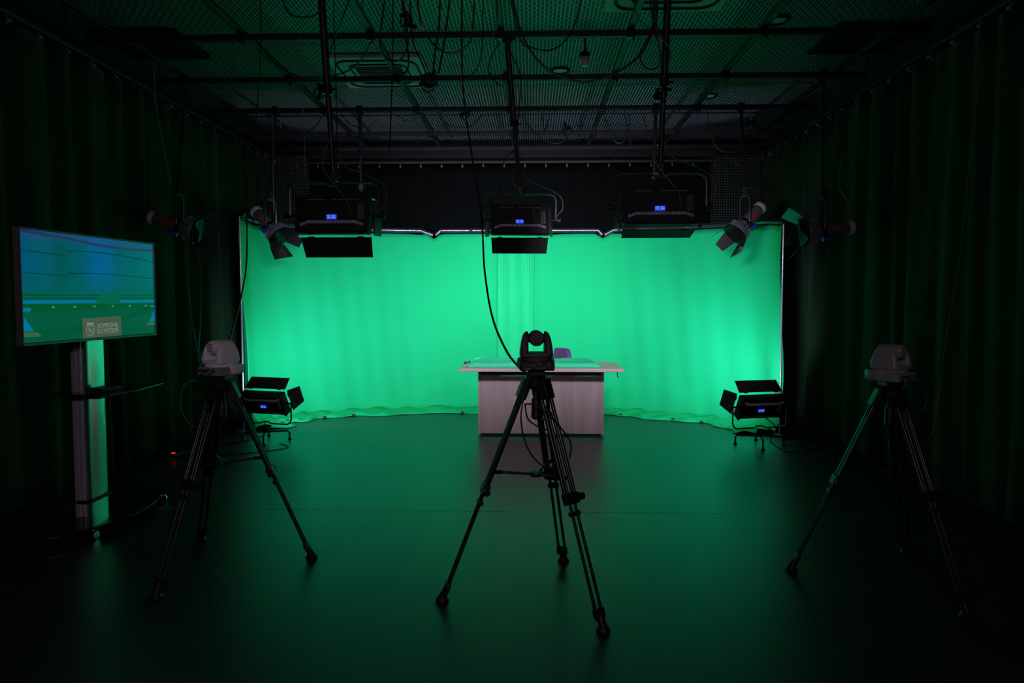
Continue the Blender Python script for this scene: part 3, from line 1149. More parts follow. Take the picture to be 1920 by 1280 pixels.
fl = P(485, 752, 6.95)
fr_ = P(1424, 760, 6.90)
fl.x = -2.80
led_panel((fl.x, fl.y, 0.405), R(-14), -26, 'LED panel light on the floor beside the left edge of the green screen', POWER_FLOOR, dict(top=20, right=25, left=25), 'down', None, 135, COOLER)
led_panel((2.33, 6.88, 0.40), R(14), -26, 'LED panel light on the floor beside the right edge of the green screen', POWER_FLOOR, dict(top=20, left=30, right=5, bottom=14), 'down', None, 135, COOLER)  # right flap added to keep spill off the curtain
low_stand((fl.x, fl.y, 0), R(15), 'low black stand under the left floor panel light')
low_stand((2.33, 6.88, 0), R(-10), 'low black stand under the right floor panel light')


# ------------------------------------------------------------------ hanging poles
def pole(top, bot, rad, label, collar=True):
    top, bot = Vector(top), Vector(bot)
    r = thing('hanging_pole', label, 'pole', top)
    b = bot - top
    MB().cyl((0, 0, 0), b * 0.55, rad, seg=12).build('upper_tube', M['grid'], r, True)
    MB().cyl(b * 0.53, b, rad * 0.75, seg=12).build('lower_tube', M['grid'], r, True)
    if collar:
        m = MB()
        m.cyl(b * 0.54 + Vector((0, 0, 0.03)), b * 0.54 - Vector((0, 0, 0.03)), rad * 1.25, seg=12)
        m.cyl(b * 0.54, b * 0.54 + Vector((rad * 2.6, -0.01, 0)), 0.008, seg=8)
        m.build('collar', M['steel'], r, True)
    m = MB()
    m.box((0, 0, 0.015), (0.07, 0.075, 0.09), None, 0.008)
    m.cyl((0.03, -0.03, 0.0), (0.07, -0.03, 0.0), 0.010, seg=8)
    m.build('hook_clamp', M['steel'], r)
    m = MB()
    m.box(b + Vector((0, 0, 0.01)), (0.05, 0.05, 0.06), None, 0.006)
    m.cyl(b + Vector((0.02, -0.01, 0.01)), b + Vector((0.06, -0.04, 0.02)), 0.009, seg=8)
    m.cyl(b + Vector((0, 0, -0.01)), b + Vector((0, 0, -0.045)), 0.008, seg=8)
    m.build('spigot_clamp', M['grid'], r)
    return r


pole((pL.x - 0.04, 4.44, GZ - 0.03), (pL.x, pL.y, pL.z + 0.245), 0.024, 'thick black pole holding the panel light left of centre')
pole((pC.x - 0.10, 5.50, GZ - 0.03), (pC.x - 0.0, pC.y, pC.z + 0.245), 0.024, 'thick black pole holding the centre panel light')
pole((pR.x + 0.02, 4.44, GZ - 0.03), (pR.x, pR.y, pR.z + 0.245), 0.024, 'thick black pole holding the panel light right of centre')
a, b = P(677, 212, 7.55), P(677, 352, 7.4)
pole((a.x, 7.50, GZ - 0.03), b, 0.019, 'thin pole behind the left hanging panel light')
a, b = P(1228, 206, 7.55), P(1226, 330, 7.4)
pole((a.x, 7.50, GZ - 0.03), b, 0.019, 'thin pole behind the right hanging panel light')


# ------------------------------------------------------------------ spot lights with barn doors
def spot(piv, direction, label, yoke_h=0.30, red=True, opening=(38, 50)):
    r = thing('spotlight', label, 'spotlight', piv)
    d = Vector(direction).normalized()
    up = Vector((0, 0, 1))
    x = d.cross(up).normalized()
    z = x.cross(d)
    T = Matrix((x, d, z)).transposed().to_4x4()
    hz = M['taupe']
    MB().lathe([(0.02, -0.31), (0.052, -0.30), (0.060, -0.285), (0.062, -0.04), (0.062, 0.05)], (0, 0, 0), 'Y', 20, T).build('housing', hz, r, True)
    m = MB()
    m.lathe([(0.0635, -0.285), (0.0655, -0.28), (0.0655, -0.245), (0.0635, -0.24)], (0, 0, 0), 'Y', 20, T)
    m.build('rear_band', M['greycap'], r, True)
    m = MB()
    m.lathe([(0.063, -0.03), (0.069, -0.028), (0.069, 0.0), (0.063, 0.002)], (0, 0, 0), 'Y', 20, T)
    m.build('mounting_ring', M['black'], r, True)
    if red:
        for s in (-1, 1):
            MB().box((s * 0.0615, -0.10, 0.006), (0.005, 0.11, 0.030), T, 0.002).build('label_plate', M['red'], r)
    # box with knob under the body
    MB().box((0.0, -0.05, -0.085), (0.05, 0.09, 0.04), T, 0.006).build('driver_box', M['blueplastic'], r)
    # flared polished head with fins
    m = MB()
    m.lathe([(0.062, 0.045), (0.085, 0.06), (0.115, 0.095), (0.125, 0.12), (0.125, 0.145), (0.11, 0.15), (0.105, 0.13)], (0, 0, 0), 'Y', 28, T)
    m.build('lens_housing', M['polish'], r, True)
    m = MB()
    for k in range(16):
        a = 2 * PI * k / 16
        Q = T @ Matrix.Rotation(a, 4, 'Y')
        m.box((0.105, 0.085, 0), (0.028, 0.06, 0.005), Q)
    m.build('cooling_fin', M['polish'], r)
    MB().lathe([(0.001, 0.125), (0.06, 0.132), (0.105, 0.128)], (0, 0, 0), 'Y', 28, T).build('lens', M['lens'], r, True)
    # barn door ring and four leaves
    m = MB()
    m.lathe([(0.118, 0.155), (0.135, 0.155), (0.135, 0.170), (0.118, 0.170)], (0, 0, 0), 'Y', 28, T)
    m.build('barn_door_ring', M['black'], r, True)
    for k in range(4):
        Q = T @ Matrix.Rotation(PI / 2 * k + 0.25, 4, 'Y') @ Matrix.Translation((0, 0.172, 0.115)) @ Matrix.Rotation(R(opening[k % 2]), 4, 'X')
        w0, w1, L = (0.20, 0.26, 0.16) if k % 2 == 0 else (0.16, 0.11, 0.15)
        m = MB()
        m.prism([(-w0 / 2, 0), (w0 / 2, 0), (w1 / 2, L), (-w1 / 2, L)], -0.0015, 0.0015, 'XY')
        m.xf(Q)
        m.build('barn_door', M['doorsteel'], r)
    # yoke hangs straight down from the spigot
    hy = Vector((x.x, x.y, 0)).normalized()
    w_ = 0.085
    pts = [hy * -w_, hy * -w_ + Vector((0, 0, yoke_h - 0.05)), hy * (-w_ + 0.04) + Vector((0, 0, yoke_h)), hy * (w_ - 0.04) + Vector((0, 0, yoke_h)),
           hy * w_ + Vector((0, 0, yoke_h - 0.05)), hy * w_]
    MB().tube(pts, 0.008, 8).build('yoke', M['yoke'], r, True)
    m = MB()
    for s in (-1, 1):
        m.cyl(hy * s * 0.055, hy * s * 0.105, 0.018, seg=10)
    m.build('tilt_knob', M['blackplastic'], r)
    m = MB()
    m.box((0, 0, yoke_h + 0.02), (0.04, 0.04, 0.05), None, 0.005)
    m.cyl((0, 0, yoke_h + 0.02), (0.07, -0.02, yoke_h + 0.03), 0.007, seg=8)
    m.build('spigot', M['grid'], r)
    return r


M['doorsteel'] = mat('barn_door_steel', (0.045, 0.045, 0.05), 0.28, 0.6, noise=0.15, nscale=30)
s1 = P(338, 424, 6.3)
s2 = P(508, 426, 7.3)
s3 = P(1396, 420, 7.3)
s4 = P(1540, 432, 6.4)
spot(s1, (1.0, 0.12, -0.30), 'spotlight with barn doors above and right of the television')
spot(s2, (0.75, -0.25, -0.72), 'small spotlight aimed down at the top left corner of the green screen', opening=(16, 26))
spot(s3, (-0.72, -0.25, -0.72), 'spotlight hanging before the top right corner of the green screen, aimed down left', opening=(14, 24))
spot(s4, (-1.0, 0.05, -0.10), 'spotlight before the right curtain, barn doors pointing left')
pole((s1.x, 6.45, GZ - 0.03), s1 + Vector((0, 0, 0.36)), 0.016, 'thin pole holding the spotlight above the television')
pole((s2.x, 7.50, GZ - 0.03), s2 + Vector((0, 0, 0.36)), 0.014, 'thin pole holding the small spotlight at the screen top left')
pole((s3.x, 7.50, GZ - 0.03), s3 + Vector((0, 0, 0.36)), 0.016, 'pole holding the spotlight at the screen top right')
pole((s4.x, 6.45, GZ - 0.03), s4 + Vector((0, 0, 0.36)), 0.018, 'pole holding the spotlight in front of the right curtain')

# ------------------------------------------------------------------ television on its trolley
TVC = Vector((-2.80, 4.24, 1.565))
tvd = Vector((0.10, 1.16, 0)).normalized()          # width, from the near edge to the far edge
tv_rz = math.atan2(tvd.y, tvd.x)
tv = thing('television', 'flat television on a silver column stand showing a blue and green studio picture', 'television', TVC, tv_rz)
TW, TH = 1.165, 0.668
# local: x along width (near edge negative), -y faces the room
MB().box((0, 0.012, 0), (TW, 0.035, TH), None, 0.005).build('casing', mat('tv_casing', (0.13, 0.115, 0.12), 0.45, noise=0.1), tv)
MB().box((0, 0.045, -0.03), (TW * 0.7, 0.05, TH * 0.6), None, 0.012).build('back_cover', M['blackplastic'], tv)
m = MB()
for c, s in (((0, -0.009, TH / 2 - 0.005), (TW, 0.012, 0.010)), ((0, -0.009, -TH / 2 + 0.008), (TW, 0.012, 0.016)), ((-TW / 2 + 0.005, -0.009, 0), (0.010, 0.012, TH)),
             ((TW / 2 - 0.005, -0.009, 0), (0.010, 0.012, TH))):
    m.box(c, s, None, 0.002)
m.build('bezel', mat('satin_bezel', (0.16, 0.15, 0.16), 0.35, 0.5, noise=0.1), tv)
SW, SH = TW - 0.02, TH - 0.03
scr = MB().box((0, -0.0075, 0.003), (SW, 0.002, SH)).build('screen', M['picture'], tv)


def sx(u):
    return -SW / 2 + u * SW


def sz(v):
    return 0.003 - SH / 2 + v * SH


def pic(poly, mt, name, lay=1):
    y = -0.0087 - 0.0003 * lay
    m = MB()
    m.prism([(sx(u), sz(v)) for u, v in poly], y, y - 0.0002, 'XZ')
    return m.build(name, M[mt], scr)


def strip(pts, th):
    return [(u, v + th / 2) for u, v in pts] + [(u, v - th / 2) for u, v in reversed(pts)]


pic(strip([(0, 0.815), (0.12, 0.808), (0.29, 0.792)], 0.012), 'pic_line', 'picture_line')
pic(strip([(0.29, 0.835), (0.36, 0.85), (0.46, 0.855), (0.58, 0.852), (0.70, 0.845), (0.85, 0.825), (1.0, 0.80)], 0.012), 'pic_line', 'picture_line')
pic(strip([(0, 0.62), (0.15, 0.612), (0.29, 0.605)], 0.010), 'pic_line', 'picture_line')
pic(strip([(0.29, 0.625), (0.45, 0.64), (0.60, 0.64), (0.8, 0.63), (1.0, 0.612)], 0.010), 'pic_line', 'picture_line')
pic(strip([(0.0, 0.985), (0.25, 0.965), (0.5, 0.93), (0.75, 0.915), (1.0, 0.93)], 0.03), 'pic_navy', 'picture_band')
pic([(0, 0.43), (1, 0.43), (1, 0.415), (0, 0.415)], 'pic_green', 'picture_band')
pic([(0, 0.40), (1, 0.40), (1, 0.385), (0, 0.385)], 'pic_green', 'picture_band')
pic([(0.0, 0.375), (1, 0.375), (1, 0.345), (0.0, 0.345)], 'pic_blue', 'picture_band')
pic([(0.48, 0.335), (0.53, 0.43), (0.56, 0.455), (0.64, 0.455), (0.67, 0.43), (0.70, 0.335)], 'pic_seat', 'picture_seat', 2)
pic([(0.0, 0.335), (1.0, 0.34), (1.0, 0.275), (0.0, 0.27)], 'pic_green', 'picture_desk_edge', 2)
pic([(0.0, 0.31), (0.05, 0.31), (0.05, 0.275), (0.0, 0.275)], 'pic_blue', 'picture_band', 3)
pic([(0.955, 0.315), (1.0, 0.315), (1.0, 0.29), (0.955, 0.29)], 'pic_blue', 'picture_band', 3)
pic([(0.0, 0.24), (0.065, 0.10), (0.0, 0.10)], 'pic_blue', 'picture_wedge', 3)
pic([(1.0, 0.27), (0.94, 0.13), (1.0, 0.13)], 'pic_blue', 'picture_wedge', 3)
pic([(0.0, 0.09), (0.085, 0.09), (0.11, 0.05), (0.0, 0.05)], 'pic_floor', 'picture_wedge', 3)
pic([(0.93, 0.12), (1.0, 0.12), (1.0, 0.09), (0.92, 0.09)], 'pic_floor', 'picture_wedge', 3)
for k in range(6):
    u = 0.18 + k * 0.145
    pic([(u, 0.318), (u + 0.018, 0.318), (u + 0.018, 0.305), (u, 0.305)], 'pic_dot', 'picture_dot', 4)
pic([(0.385, 0.195), (0.69, 0.205), (0.69, 0.0), (0.385, 0.0)], 'pic_tan', 'logo_panel', 5)
# shield with a crown
sh = [(0.415, 0.115), (0.470, 0.118), (0.472, 0.065), (0.460, 0.035), (0.443, 0.018), (0.425, 0.033), (0.414, 0.062)]
m = MB()
pts = [Vector((sx(u), -0.0110, sz(v))) for u, v in sh]
m.tube(pts + [pts[0]], 0.0022, 4)
m.tube([Vector((sx(u), -0.0110, sz(v))) for u, v in ((0.430, 0.10), (0.430, 0.062), (0.440, 0.05), (0.452, 0.055), (0.462, 0.04))], 0.0026, 4)
m.tube([Vector((sx(u), -0.0110, sz(v))) for u, v in ((0.440, 0.10), (0.441, 0.075), (0.452, 0.065), (0.462, 0.072), (0.463, 0.10))], 0.0022, 4)
for u in (0.42, 0.431, 0.442, 0.453, 0.464):
    m.box((sx(u), -0.0110, sz(0.143)), (0.008, 0.0008, 0.012))
m.box((sx(0.442), -0.0110, sz(0.131)), (0.052, 0.0008, 0.005))
m.build('logo_crest', M['pic_logo'], scr)
pic([(0.658, 0.13), (0.662, 0.13), (0.662, 0.045), (0.658, 0.045)], 'pic_logo', 'logo_bar', 6)


def text_obj(s, size, u, v, name):
    cu = bpy.data.curves.new('t', 'FONT')
    cu.body = s
    cu.size = size
    cu.extrude = 0.0003
    ob = bpy.data.objects.new('t', cu)
    COL.objects.link(ob)
    bpy.context.view_layer.update()
    dg = bpy.context.evaluated_depsgraph_get()
    me = bpy.data.meshes.new_from_object(ob.evaluated_get(dg))
    bpy.data.objects.remove(ob)
    wd = max(v_.co.x for v_ in me.vertices)
    sc_ = 0.158 * SW / wd
    me.transform(Matrix.Translation((sx(u), -0.0110, sz(v))) @ Matrix.Rotation(R(90), 4, 'X') @ Matrix.Diagonal((sc_, 1, 1, 1)))
    me.materials.clear()
    me.materials.append(M['pic_logo'])
    o = bpy.data.objects.new(name, me)
    COL.objects.link(o)
    o.parent = scr


text_obj('SOPRONI', 0.042, 0.493, 0.096, 'logo_text')
text_obj('EGYETEM', 0.042, 0.493, 0.038, 'logo_text')

# stand
st = thing('television_stand', 'wheeled television stand with silver column, shelf and black base', 'television stand', (-2.93, 4.36, 0))


def rounded(hx, hy, rad, n=8):
    pts = []
    for cx, cy, a0 in ((hx - rad, hy - rad, 0), (-hx + rad, hy - rad, 90), (-hx + rad, -hy + rad, 180), (hx - rad, -hy + rad, 270)):
        for k in range(n + 1):
            a_ = R(a0 + 90 * k / n)
            pts.append((cx + rad * math.cos(a_), cy + rad * math.sin(a_)))
    return pts


m = MB()
m.prism([(-0.042, -0.10), (0.018, -0.105), (0.030, -0.100), (0.037, -0.085), (0.041, -0.045), (0.0425, 0.0), (0.041, 0.045), (0.037, 0.085), (0.030, 0.100), (0.018, 0.105), (-0.042, 0.10)], 0.07, 1.60, 'XY')
m.build('column', M['anod'], st, True)
m = MB()
m.prism(rounded(0.020, 0.008, 0.006), 0.07, 1.60, 'XY', Matrix.Translation((-0.030, -0.112, 0)))
m.prism(rounded(0.014, 0.010, 0.006), 0.07, 1.60, 'XY', Matrix.Translation((0.006, -0.112, 0)))
m.build('column_trim', M['silverpaint'], st)
m = MB()
for z in (0.17, 0.87):
    m.prism(rounded(0.048, 0.125, 0.022), z - 0.012 if z < 0.5 else z - 0.02, z + 0.012 if z < 0.5 else z + 0.02, 'XY')
m.build('collar', M['blackplastic'], st)
MB().box((0.050, -0.10, 1.55), (0.016, 0.30, 0.30)).build('wall_mount', M['black'], st)
# base plate: flat back, bowed front
pts = []
for k in range(25):
    a_ = -PI / 2 + PI * k / 24
    pts.append((-0.12 + 0.42 * math.cos(a_), 0.05 + 0.60 * math.sin(a_)))
m = MB()
m.prism(pts, 0.062, 0.074, 'XY')
m.build('base_plate', M['glass_black'], st)
# shelf
m = MB()
m.prism([(-0.08, -0.24), (0.30, -0.27), (0.33, 0.0), (0.30, 0.34), (-0.08, 0.30)], 0.890, 0.898, 'XY')
m.build('shelf', M['glass_black'], st)
MB().box((0.06, -0.14, 0.873), (0.24, 0.10, 0.03), None, 0.004).build('shelf_bracket', M['blackplastic'], st)
for (x, y) in ((0.20, -0.32), (-0.14, -0.14), (0.21, 0.44), (-0.10, 0.30)):
    m = MB()
    m.cyl((x, y, 0.062), (x, y, 0.045), 0.014, seg=10)
    m.tube([(x - 0.018, y, 0.045), (x + 0.0, y, 0.055), (x + 0.02, y, 0.032)], 0.006, 6)
    m.lathe([(0.002, -0.013), (0.025, -0.012), (0.028, -0.006), (0.028, 0.006), (0.025, 0.012), (0.002, 0.013)], (x + 0.012, y, 0.029), 'X' if y < 0 else 'Y', 16)
    m.build('castor', M['chrome'] if y < 0 or x > 0.1 else M['blackplastic'], st, True)
rem = MB().box((0, 0, 0.014), (0.10, 0.17, 0.026), None, 0.004).build('media_box', M['blackplastic'])
rem.location = (-2.78, 4.28, 0.899)
rem.rotation_euler = (0, 0, R(-8))
tag(rem, 'small flat black box lying on the television stand shelf', 'media box')

# ------------------------------------------------------------------ cables
def cable(pts, rad, label, mt='cable', Y=None, name='cable', plug=False, cat='cable', group=None):
    q = []
    for p in pts:
        q.append(P(p[0], p[1], p[2] if len(p) > 2 else Y))
    return cable3(q, rad, label, mt, name, cat, group)


def cable3(q, rad, label, mt='cable', name='cable', cat='cable', group=None):
    q = [Vector(v) for v in q]
    q = [Vector((v.x, v.y, max(v.z, rad))) for v in q]
    o0 = q[0].copy()
    o = MB().tube([v - o0 for v in q], rad, 6, 6).build(name, M[mt], None, True)
    o.location = o0
    return tag(o, label, cat, group)


BY = {k: y for k, y in enumerate(CROSS)}
# the long cable that drops to the middle camera
cable([(866, -30, 4.45), (866, 75, 4.6), (867, 150, 4.7), (874, 220, 4.7), (886, 300, 4.65), (903, 410, 4.5), (908, 500, 4.3), (922, 590, 4.0), (948, 655, 3.7), (975, 690, 3.45), (990, 700, 3.34)],
      0.0065, 'long black cable dropping across the green screen to the middle camera')
cable([(463, 330, 5.4), (463, 408, 5.2), (462, 495, 4.9), (450, 565, 4.5), (430, 637, 4.0), (412, 692, 3.66)], 0.006,
      'black cable crossing the left edge of the green screen down to the left camera')

M['wiredim'] = mat('dull_cable', (0.09, 0.10, 0.09), 0.5, noise=0.1)
cable([(345, 452, 6.2), (350, 520, 5.6), (360, 600, 4.8), (372, 668, 4.0), (380, 698, 3.66)], 0.004, 'thin cable from the spotlight by the television to the left camera, straighter strand', 'wiredim')
cable([(370, 462, 6.2), (376, 520, 5.6), (376, 600, 4.8), (373, 650, 4.0), (384, 694, 3.66)], 0.004, 'thin cable from the spotlight by the television to the left camera, wavier strand', 'wiredim')
cable([(1838, 130, 4.9), (1822, 260, 4.8), (1808, 400, 4.7), (1797, 500, 4.6), (1778, 610, 4.4), (1765, 700, 4.2), (1754, 790, 4.0), (1738, 828, 3.8), (1718, 826, 3.66)], 0.0035,
      'thin pale cable hanging before the right curtain to the right tripod', 'wiredim')
cable([(1700, 712, 3.60), (1725, 720, 3.56), (1738, 745, 3.54), (1734, 765, 3.55), (1714, 780, 3.60)], 0.004, 'short cable looping beside the right camera')
cable([(368, 712, 3.65), (345, 722, 3.62), (338, 755, 3.62), (345, 780, 3.65), (362, 800, 3.68)], 0.004, 'short cable looping beside the left camera', 'wiredim')
# cable tied to the middle tripod
cable([(995, 702, 3.27), (986, 728, 3.25), (980, 755, 3.22), (977, 790, 3.2), (987, 835, 3.2), (1008, 866, 3.2), (1030, 876, 3.2), (1055, 878, 3.2)], 0.0042,
      'black cable hanging in a long curve under the middle camera')
cable([(984, 757, 3.22), (1005, 760, 3.22), (1030, 780, 3.22), (1050, 800, 3.22), (1070, 830, 3.15), (1068, 860, 3.1)], 0.0042, 'black cable arching from leg to leg of the middle tripod')
cable([(984, 757, 3.22), (990, 785, 3.22), (1010, 800, 3.22), (1032, 808, 3.22)], 0.0042, 'short black cable curving between the middle tripod legs')
cable([(1018, 712, 3.27), (1026, 745, 3.25), (1030, 770, 3.25), (1022, 786, 3.25), (1014, 784, 3.25)], 0.004, 'small cable loop under the middle camera base')
# overhead loops
TOPL = [
    ([(487, -35, 4.4), (489, 60, 4.5), (486, 150, 4.6), (480, 235, 4.7)], 0.004, 'straight black cord hanging at the upper left, before the cross beams'),
    ([(520, -36, 4.4), (540, 22, 4.4), (572, 32, 4.4), (600, 20, 4.4), (622, -36, 4.4)], 0.006, 'small slack cable loop at the top edge, left of centre'),
    ([(625, -36, 4.42), (627, 75, 4.5), (630, 160, 4.6), (632, 285, 4.7)], 0.004, 'straight black cord beside the thick pole, left of centre'),
    ([(668, -36, 4.42), (640, 40, 4.6), (628, 70, 5.0), (612, 115, 5.2), (600, 150, 5.6)], 0.005, 'slanting cable crossing the first beam left of centre'),
    ([(480, 74, 5.44), (515, 118, 5.44), (560, 143, 5.44), (612, 145, 5.44), (665, 125, 5.44), (697, 77, 5.44)], 0.006, 'wide slack cable swag under the first beam, left of centre'),
    ([(726, -36, 4.42), (716, 40, 4.5), (713, 85, 4.6), (728, 112, 4.6), (748, 113, 4.6), (762, 95, 4.6), (764, 60, 4.55), (752, -36, 4.42)], 0.006, 'long hanging cable loop left of the connector cluster'),
    ([(737, -36, 4.42), (736, 100, 4.5), (734, 190, 4.6), (730, 290, 4.7)], 0.005, 'straight black cord right of the left panel light pole'),
    ([(745, -36, 4.42), (758, 30, 4.45), (760, 70, 4.5), (766, 105, 4.5), (764, 130, 4.5), (750, 140, 4.5), (738, 128, 4.5)], 0.006, 'hooked cable curl near the ceiling unit'),
    ([(768, -36, 4.42), (770, 30, 4.45), (775, 80, 4.5), (790, 115, 4.5), (800, 140, 4.5)], 0.006, 'cable running down to the left side of the connector cluster'),
    ([(826, -36, 4.42), (823, 50, 4.45), (816, 95, 4.5), (812, 138, 4.5)], 0.007, 'thick cable running straight down to the connector cluster'),
    ([(848, -36, 4.42), (838, 40, 4.45), (831, 90, 4.5), (822, 138, 4.5)], 0.007, 'thick cable slanting down to the right side of the connector cluster'),
    ([(778, -36, 4.42), (790, 45, 4.45), (812, 82, 4.45), (838, 99, 4.45), (866, 92, 4.45), (885, 65, 4.45), (890, -36, 4.42)], 0.006, 'big slack cable loop above the connector cluster'),
    ([(905, -36, 4.42), (905, 60, 4.5), (902, 105, 4.6), (890, 135, 4.7), (862, 154, 4.8)], 0.004, 'thin cable bending left under the second beam, near the centre'),
    ([(795, 140, 4.5), (790, 160, 4.5), (800, 172, 4.5), (812, 168, 4.5), (812, 150, 4.5)], 0.005, 'small cable loop under the connector cluster'),
    ([(955, -36, 4.42), (972, 45, 4.42), (995, 95, 4.42), (1030, 132, 4.42), (1085, 153, 4.42), (1135, 145, 4.42), (1185, 117, 4.42), (1215, 80, 4.42), (1226, 30, 4.42), (1222, -36, 4.42)], 0.007,
     'widest slack cable loop, right of centre under the beams'),
    ([(1096, -36, 4.42), (1078, 45, 4.42), (1056, 80, 4.42), (1030, 94, 4.42), (1000, 90, 4.42), (975, 72, 4.42), (950, -36, 4.42)], 0.005, 'thinner cable loop nested inside the widest one'),
    ([(1228, -36, 4.42), (1232, 60, 4.4), (1238, 100, 4.4), (1234, 124, 4.4), (1218, 130, 4.4), (1204, 120, 4.4), (1200, 100, 4.4), (1212, 78, 4.4), (1230, 40, 4.42), (1236, -36, 4.42)], 0.005,
     'narrow coiled cable loop beside the right thick pole'),
    ([(1214, -36, 4.38), (1224, 35, 4.36), (1240, 70, 4.36), (1255, 90, 4.36), (1257, 115, 4.38)], 0.005, 'cable wrapping across the right thick pole'),
    ([(1180, -36, 4.42), (1195, 30, 4.45), (1220, 55, 4.45), (1232, 75, 4.45)], 0.004, 'thin cable slanting from the right ceiling unit'),
    ([(930, -36, 4.6), (932, 40, 4.9), (925, 65, 5.2), (937, 80, 5.44)], 0.005, 'cable reaching the clamp of the centre pole from above'),
    ([(937, 80, 5.44), (922, 105, 5.46), (916, 130, 5.5), (926, 150, 5.5), (940, 162, 5.5)], 0.005, 'cable curling beside the upper part of the centre pole'),
    ([(950, 85, 5.44), (975, 140, 5.46), (974, 200, 5.5), (970, 260, 5.55), (975, 330, 5.6), (985, 372, 5.65)], 0.005, 'cable following the centre pole down to its light'),
    ([(963, 282, 5.64), (946, 300, 5.6), (942, 330, 5.6), (938, 360, 5.6), (948, 372, 5.65)], 0.0045, 'pale cable dropping to the centre panel light'),
    ([(905, 425, 5.6), (906, 395, 5.65), (915, 380, 5.7), (930, 372, 5.7)], 0.004, 'short cable at the left side of the centre panel light'),
    ([(605, 215, 7.5), (590, 238, 7.5), (560, 250, 7.5), (520, 240, 7.5), (500, 218, 7.5)], 0.006, 'slack cable swag under the third beam at far left'),
    ([(640, 213, 7.5), (655, 232, 7.5), (680, 240, 7.5), (700, 232, 7.5), (715, 214, 7.5)], 0.005, 'slack cable swag behind the left panel light pole'),
    ([(740, 213, 7.5), (765, 228, 7.5), (790, 215, 7.5)], 0.005, 'tiny cable swag under the third beam, left of centre'),
    ([(820, 214, 7.5), (845, 236, 7.5), (880, 238, 7.5), (905, 214, 7.5)], 0.006, 'flat cable swag under the third beam just left of the centre pole'),
    ([(975, 214, 7.5), (995, 240, 7.5), (1020, 262, 7.5), (1050, 268, 7.5), (1070, 250, 7.5)], 0.005, 'cable sagging toward the clump right of the centre pole'),
    ([(1130, 212, 7.5), (1145, 245, 7.5), (1150, 262, 7.5), (1165, 268, 7.5), (1178, 250, 7.5), (1180, 214, 7.5)], 0.005, 'u-shaped cable left of the right thin pole'),
    ([(1170, 208, 7.55), (1178, 250, 7.5), (1185, 275, 7.6)], 0.005, 'short cord hanging left of the right thin pole'),
    ([(1325, 208, 7.5), (1333, 250, 7.5), (1345, 278, 7.5), (1375, 286, 7.5), (1400, 270, 7.5), (1418, 215, 7.5)], 0.005, 'cable swag between the right poles above the mesh panel'),
    ([(1015, 212, 7.5), (1022, 245, 7.5), (1030, 214, 7.5)], 0.005, 'v-shaped cord right of the centre pole'),
    ([(1090, 212, 7.5), (1085, 232, 7.5), (1066, 244, 7.5)], 0.005, 'short cord leading to the small clump on the fourth beam'),
    ([(1205, 212, 7.5), (1212, 240, 7.5), (1220, 262, 7.5)], 0.005, 'short cord beside the right thin pole'),
    ([(1420, 205, 7.4), (1450, 255, 7.3), (1480, 290, 7.2), (1486, 325, 7.2), (1478, 318, 7.2)], 0.004, 'cable trailing from the right spotlight pole over the curtain'),
    ([(1586, 230, 6.4), (1590, 290, 6.3), (1605, 315, 6.3), (1618, 370, 6.3), (1645, 408, 6.3)], 0.004, 'cable fragment over the right curtain beside the right spotlight pole'),
    ([(1422, 270, 7.35), (1430, 310, 7.2), (1445, 335, 7.2), (1460, 360, 7.2), (1462, 372, 7.2)], 0.004, 'thin cable near the right edge of the mesh panel'),
    ([(318, 335, 6.3), (340, 352, 6.25), (364, 370, 6.2), (380, 385, 6.2), (372, 400, 6.25)], 0.004, 'thin cable beside the yoke of the left spotlight'),
    ([(292, 385, 6.3), (300, 375, 6.3), (318, 370, 6.3), (325, 352, 6.3)], 0.004, 'cable curling behind the left spotlight'),
    ([(290, 408, 6.3), (262, 412, 6.3), (254, 430, 6.3), (262, 445, 6.3), (275, 430, 6.3), (283, 412, 6.3)], 0.005, 'cable loop at the rear end of the spotlight by the television'),
        ([(441, 72, 5.44), (440, 105, 5.6), (434, 140, 5.7), (430, 185, 5.8)], 0.004, 'short cord hanging between the first two beams, upper left'),
]
for pts, rad, lab in TOPL:
    cable(pts, rad, lab)
for q, nm in ((pL, 'left of centre'), (pC, 'at the centre'), (pR, 'right of centre')):
    cable3([q + Vector((0.31, 0, 0.03)), q + Vector((0.36, -0.02, 0.10)), q + Vector((0.34, 0, 0.20)), q + Vector((0.22, 0, 0.27)), q + Vector((0.08, 0, 0.33)), q + Vector((0.03, 0, 0.42))], 0.004,
           'safety cable curving from the pole to the hanging panel light ' + nm, 'wiredim')
    cable3([q + Vector((0.02, -0.03, 0.55)), q + Vector((-0.04, -0.04, 0.45)), q + Vector((-0.06, -0.05, 0.33)), q + Vector((0.0, -0.06, 0.22)), q + Vector((0.10, -0.07, 0.10)), q + Vector((0.13, -0.06, 0.0))], 0.004,
           'power cable drooping over the back of the hanging panel light ' + nm, 'wiredim')
PALE = [
    ([(563, 62, 5.40), (566, 140, 5.4), (569, 225, 5.35), (572, 300, 5.3), (574, 345, 5.0), (590, 370, 4.7), (612, 385, 4.62)], 0.003, 'thin pale wire falling to the left hanging panel light'),
    ([(512, 214, 7.4), (512, 300, 7.35), (513, 398, 7.25)], 0.004, 'thin pale wire beside the small spotlight at the screen top left'),
    ([(288, 115, 6.3), (292, 190, 6.25), (304, 260, 6.2), (320, 348, 6.2)], 0.004, 'thin pale wire hanging above the spotlight by the television'),
    ([(1580, 290, 6.35), (1572, 345, 6.3), (1590, 380, 6.3)], 0.003, 'pale wire crossing behind the right spotlight pole'),
]
for pts, rad, lab in PALE:
    cable(pts, rad, lab, 'wire')

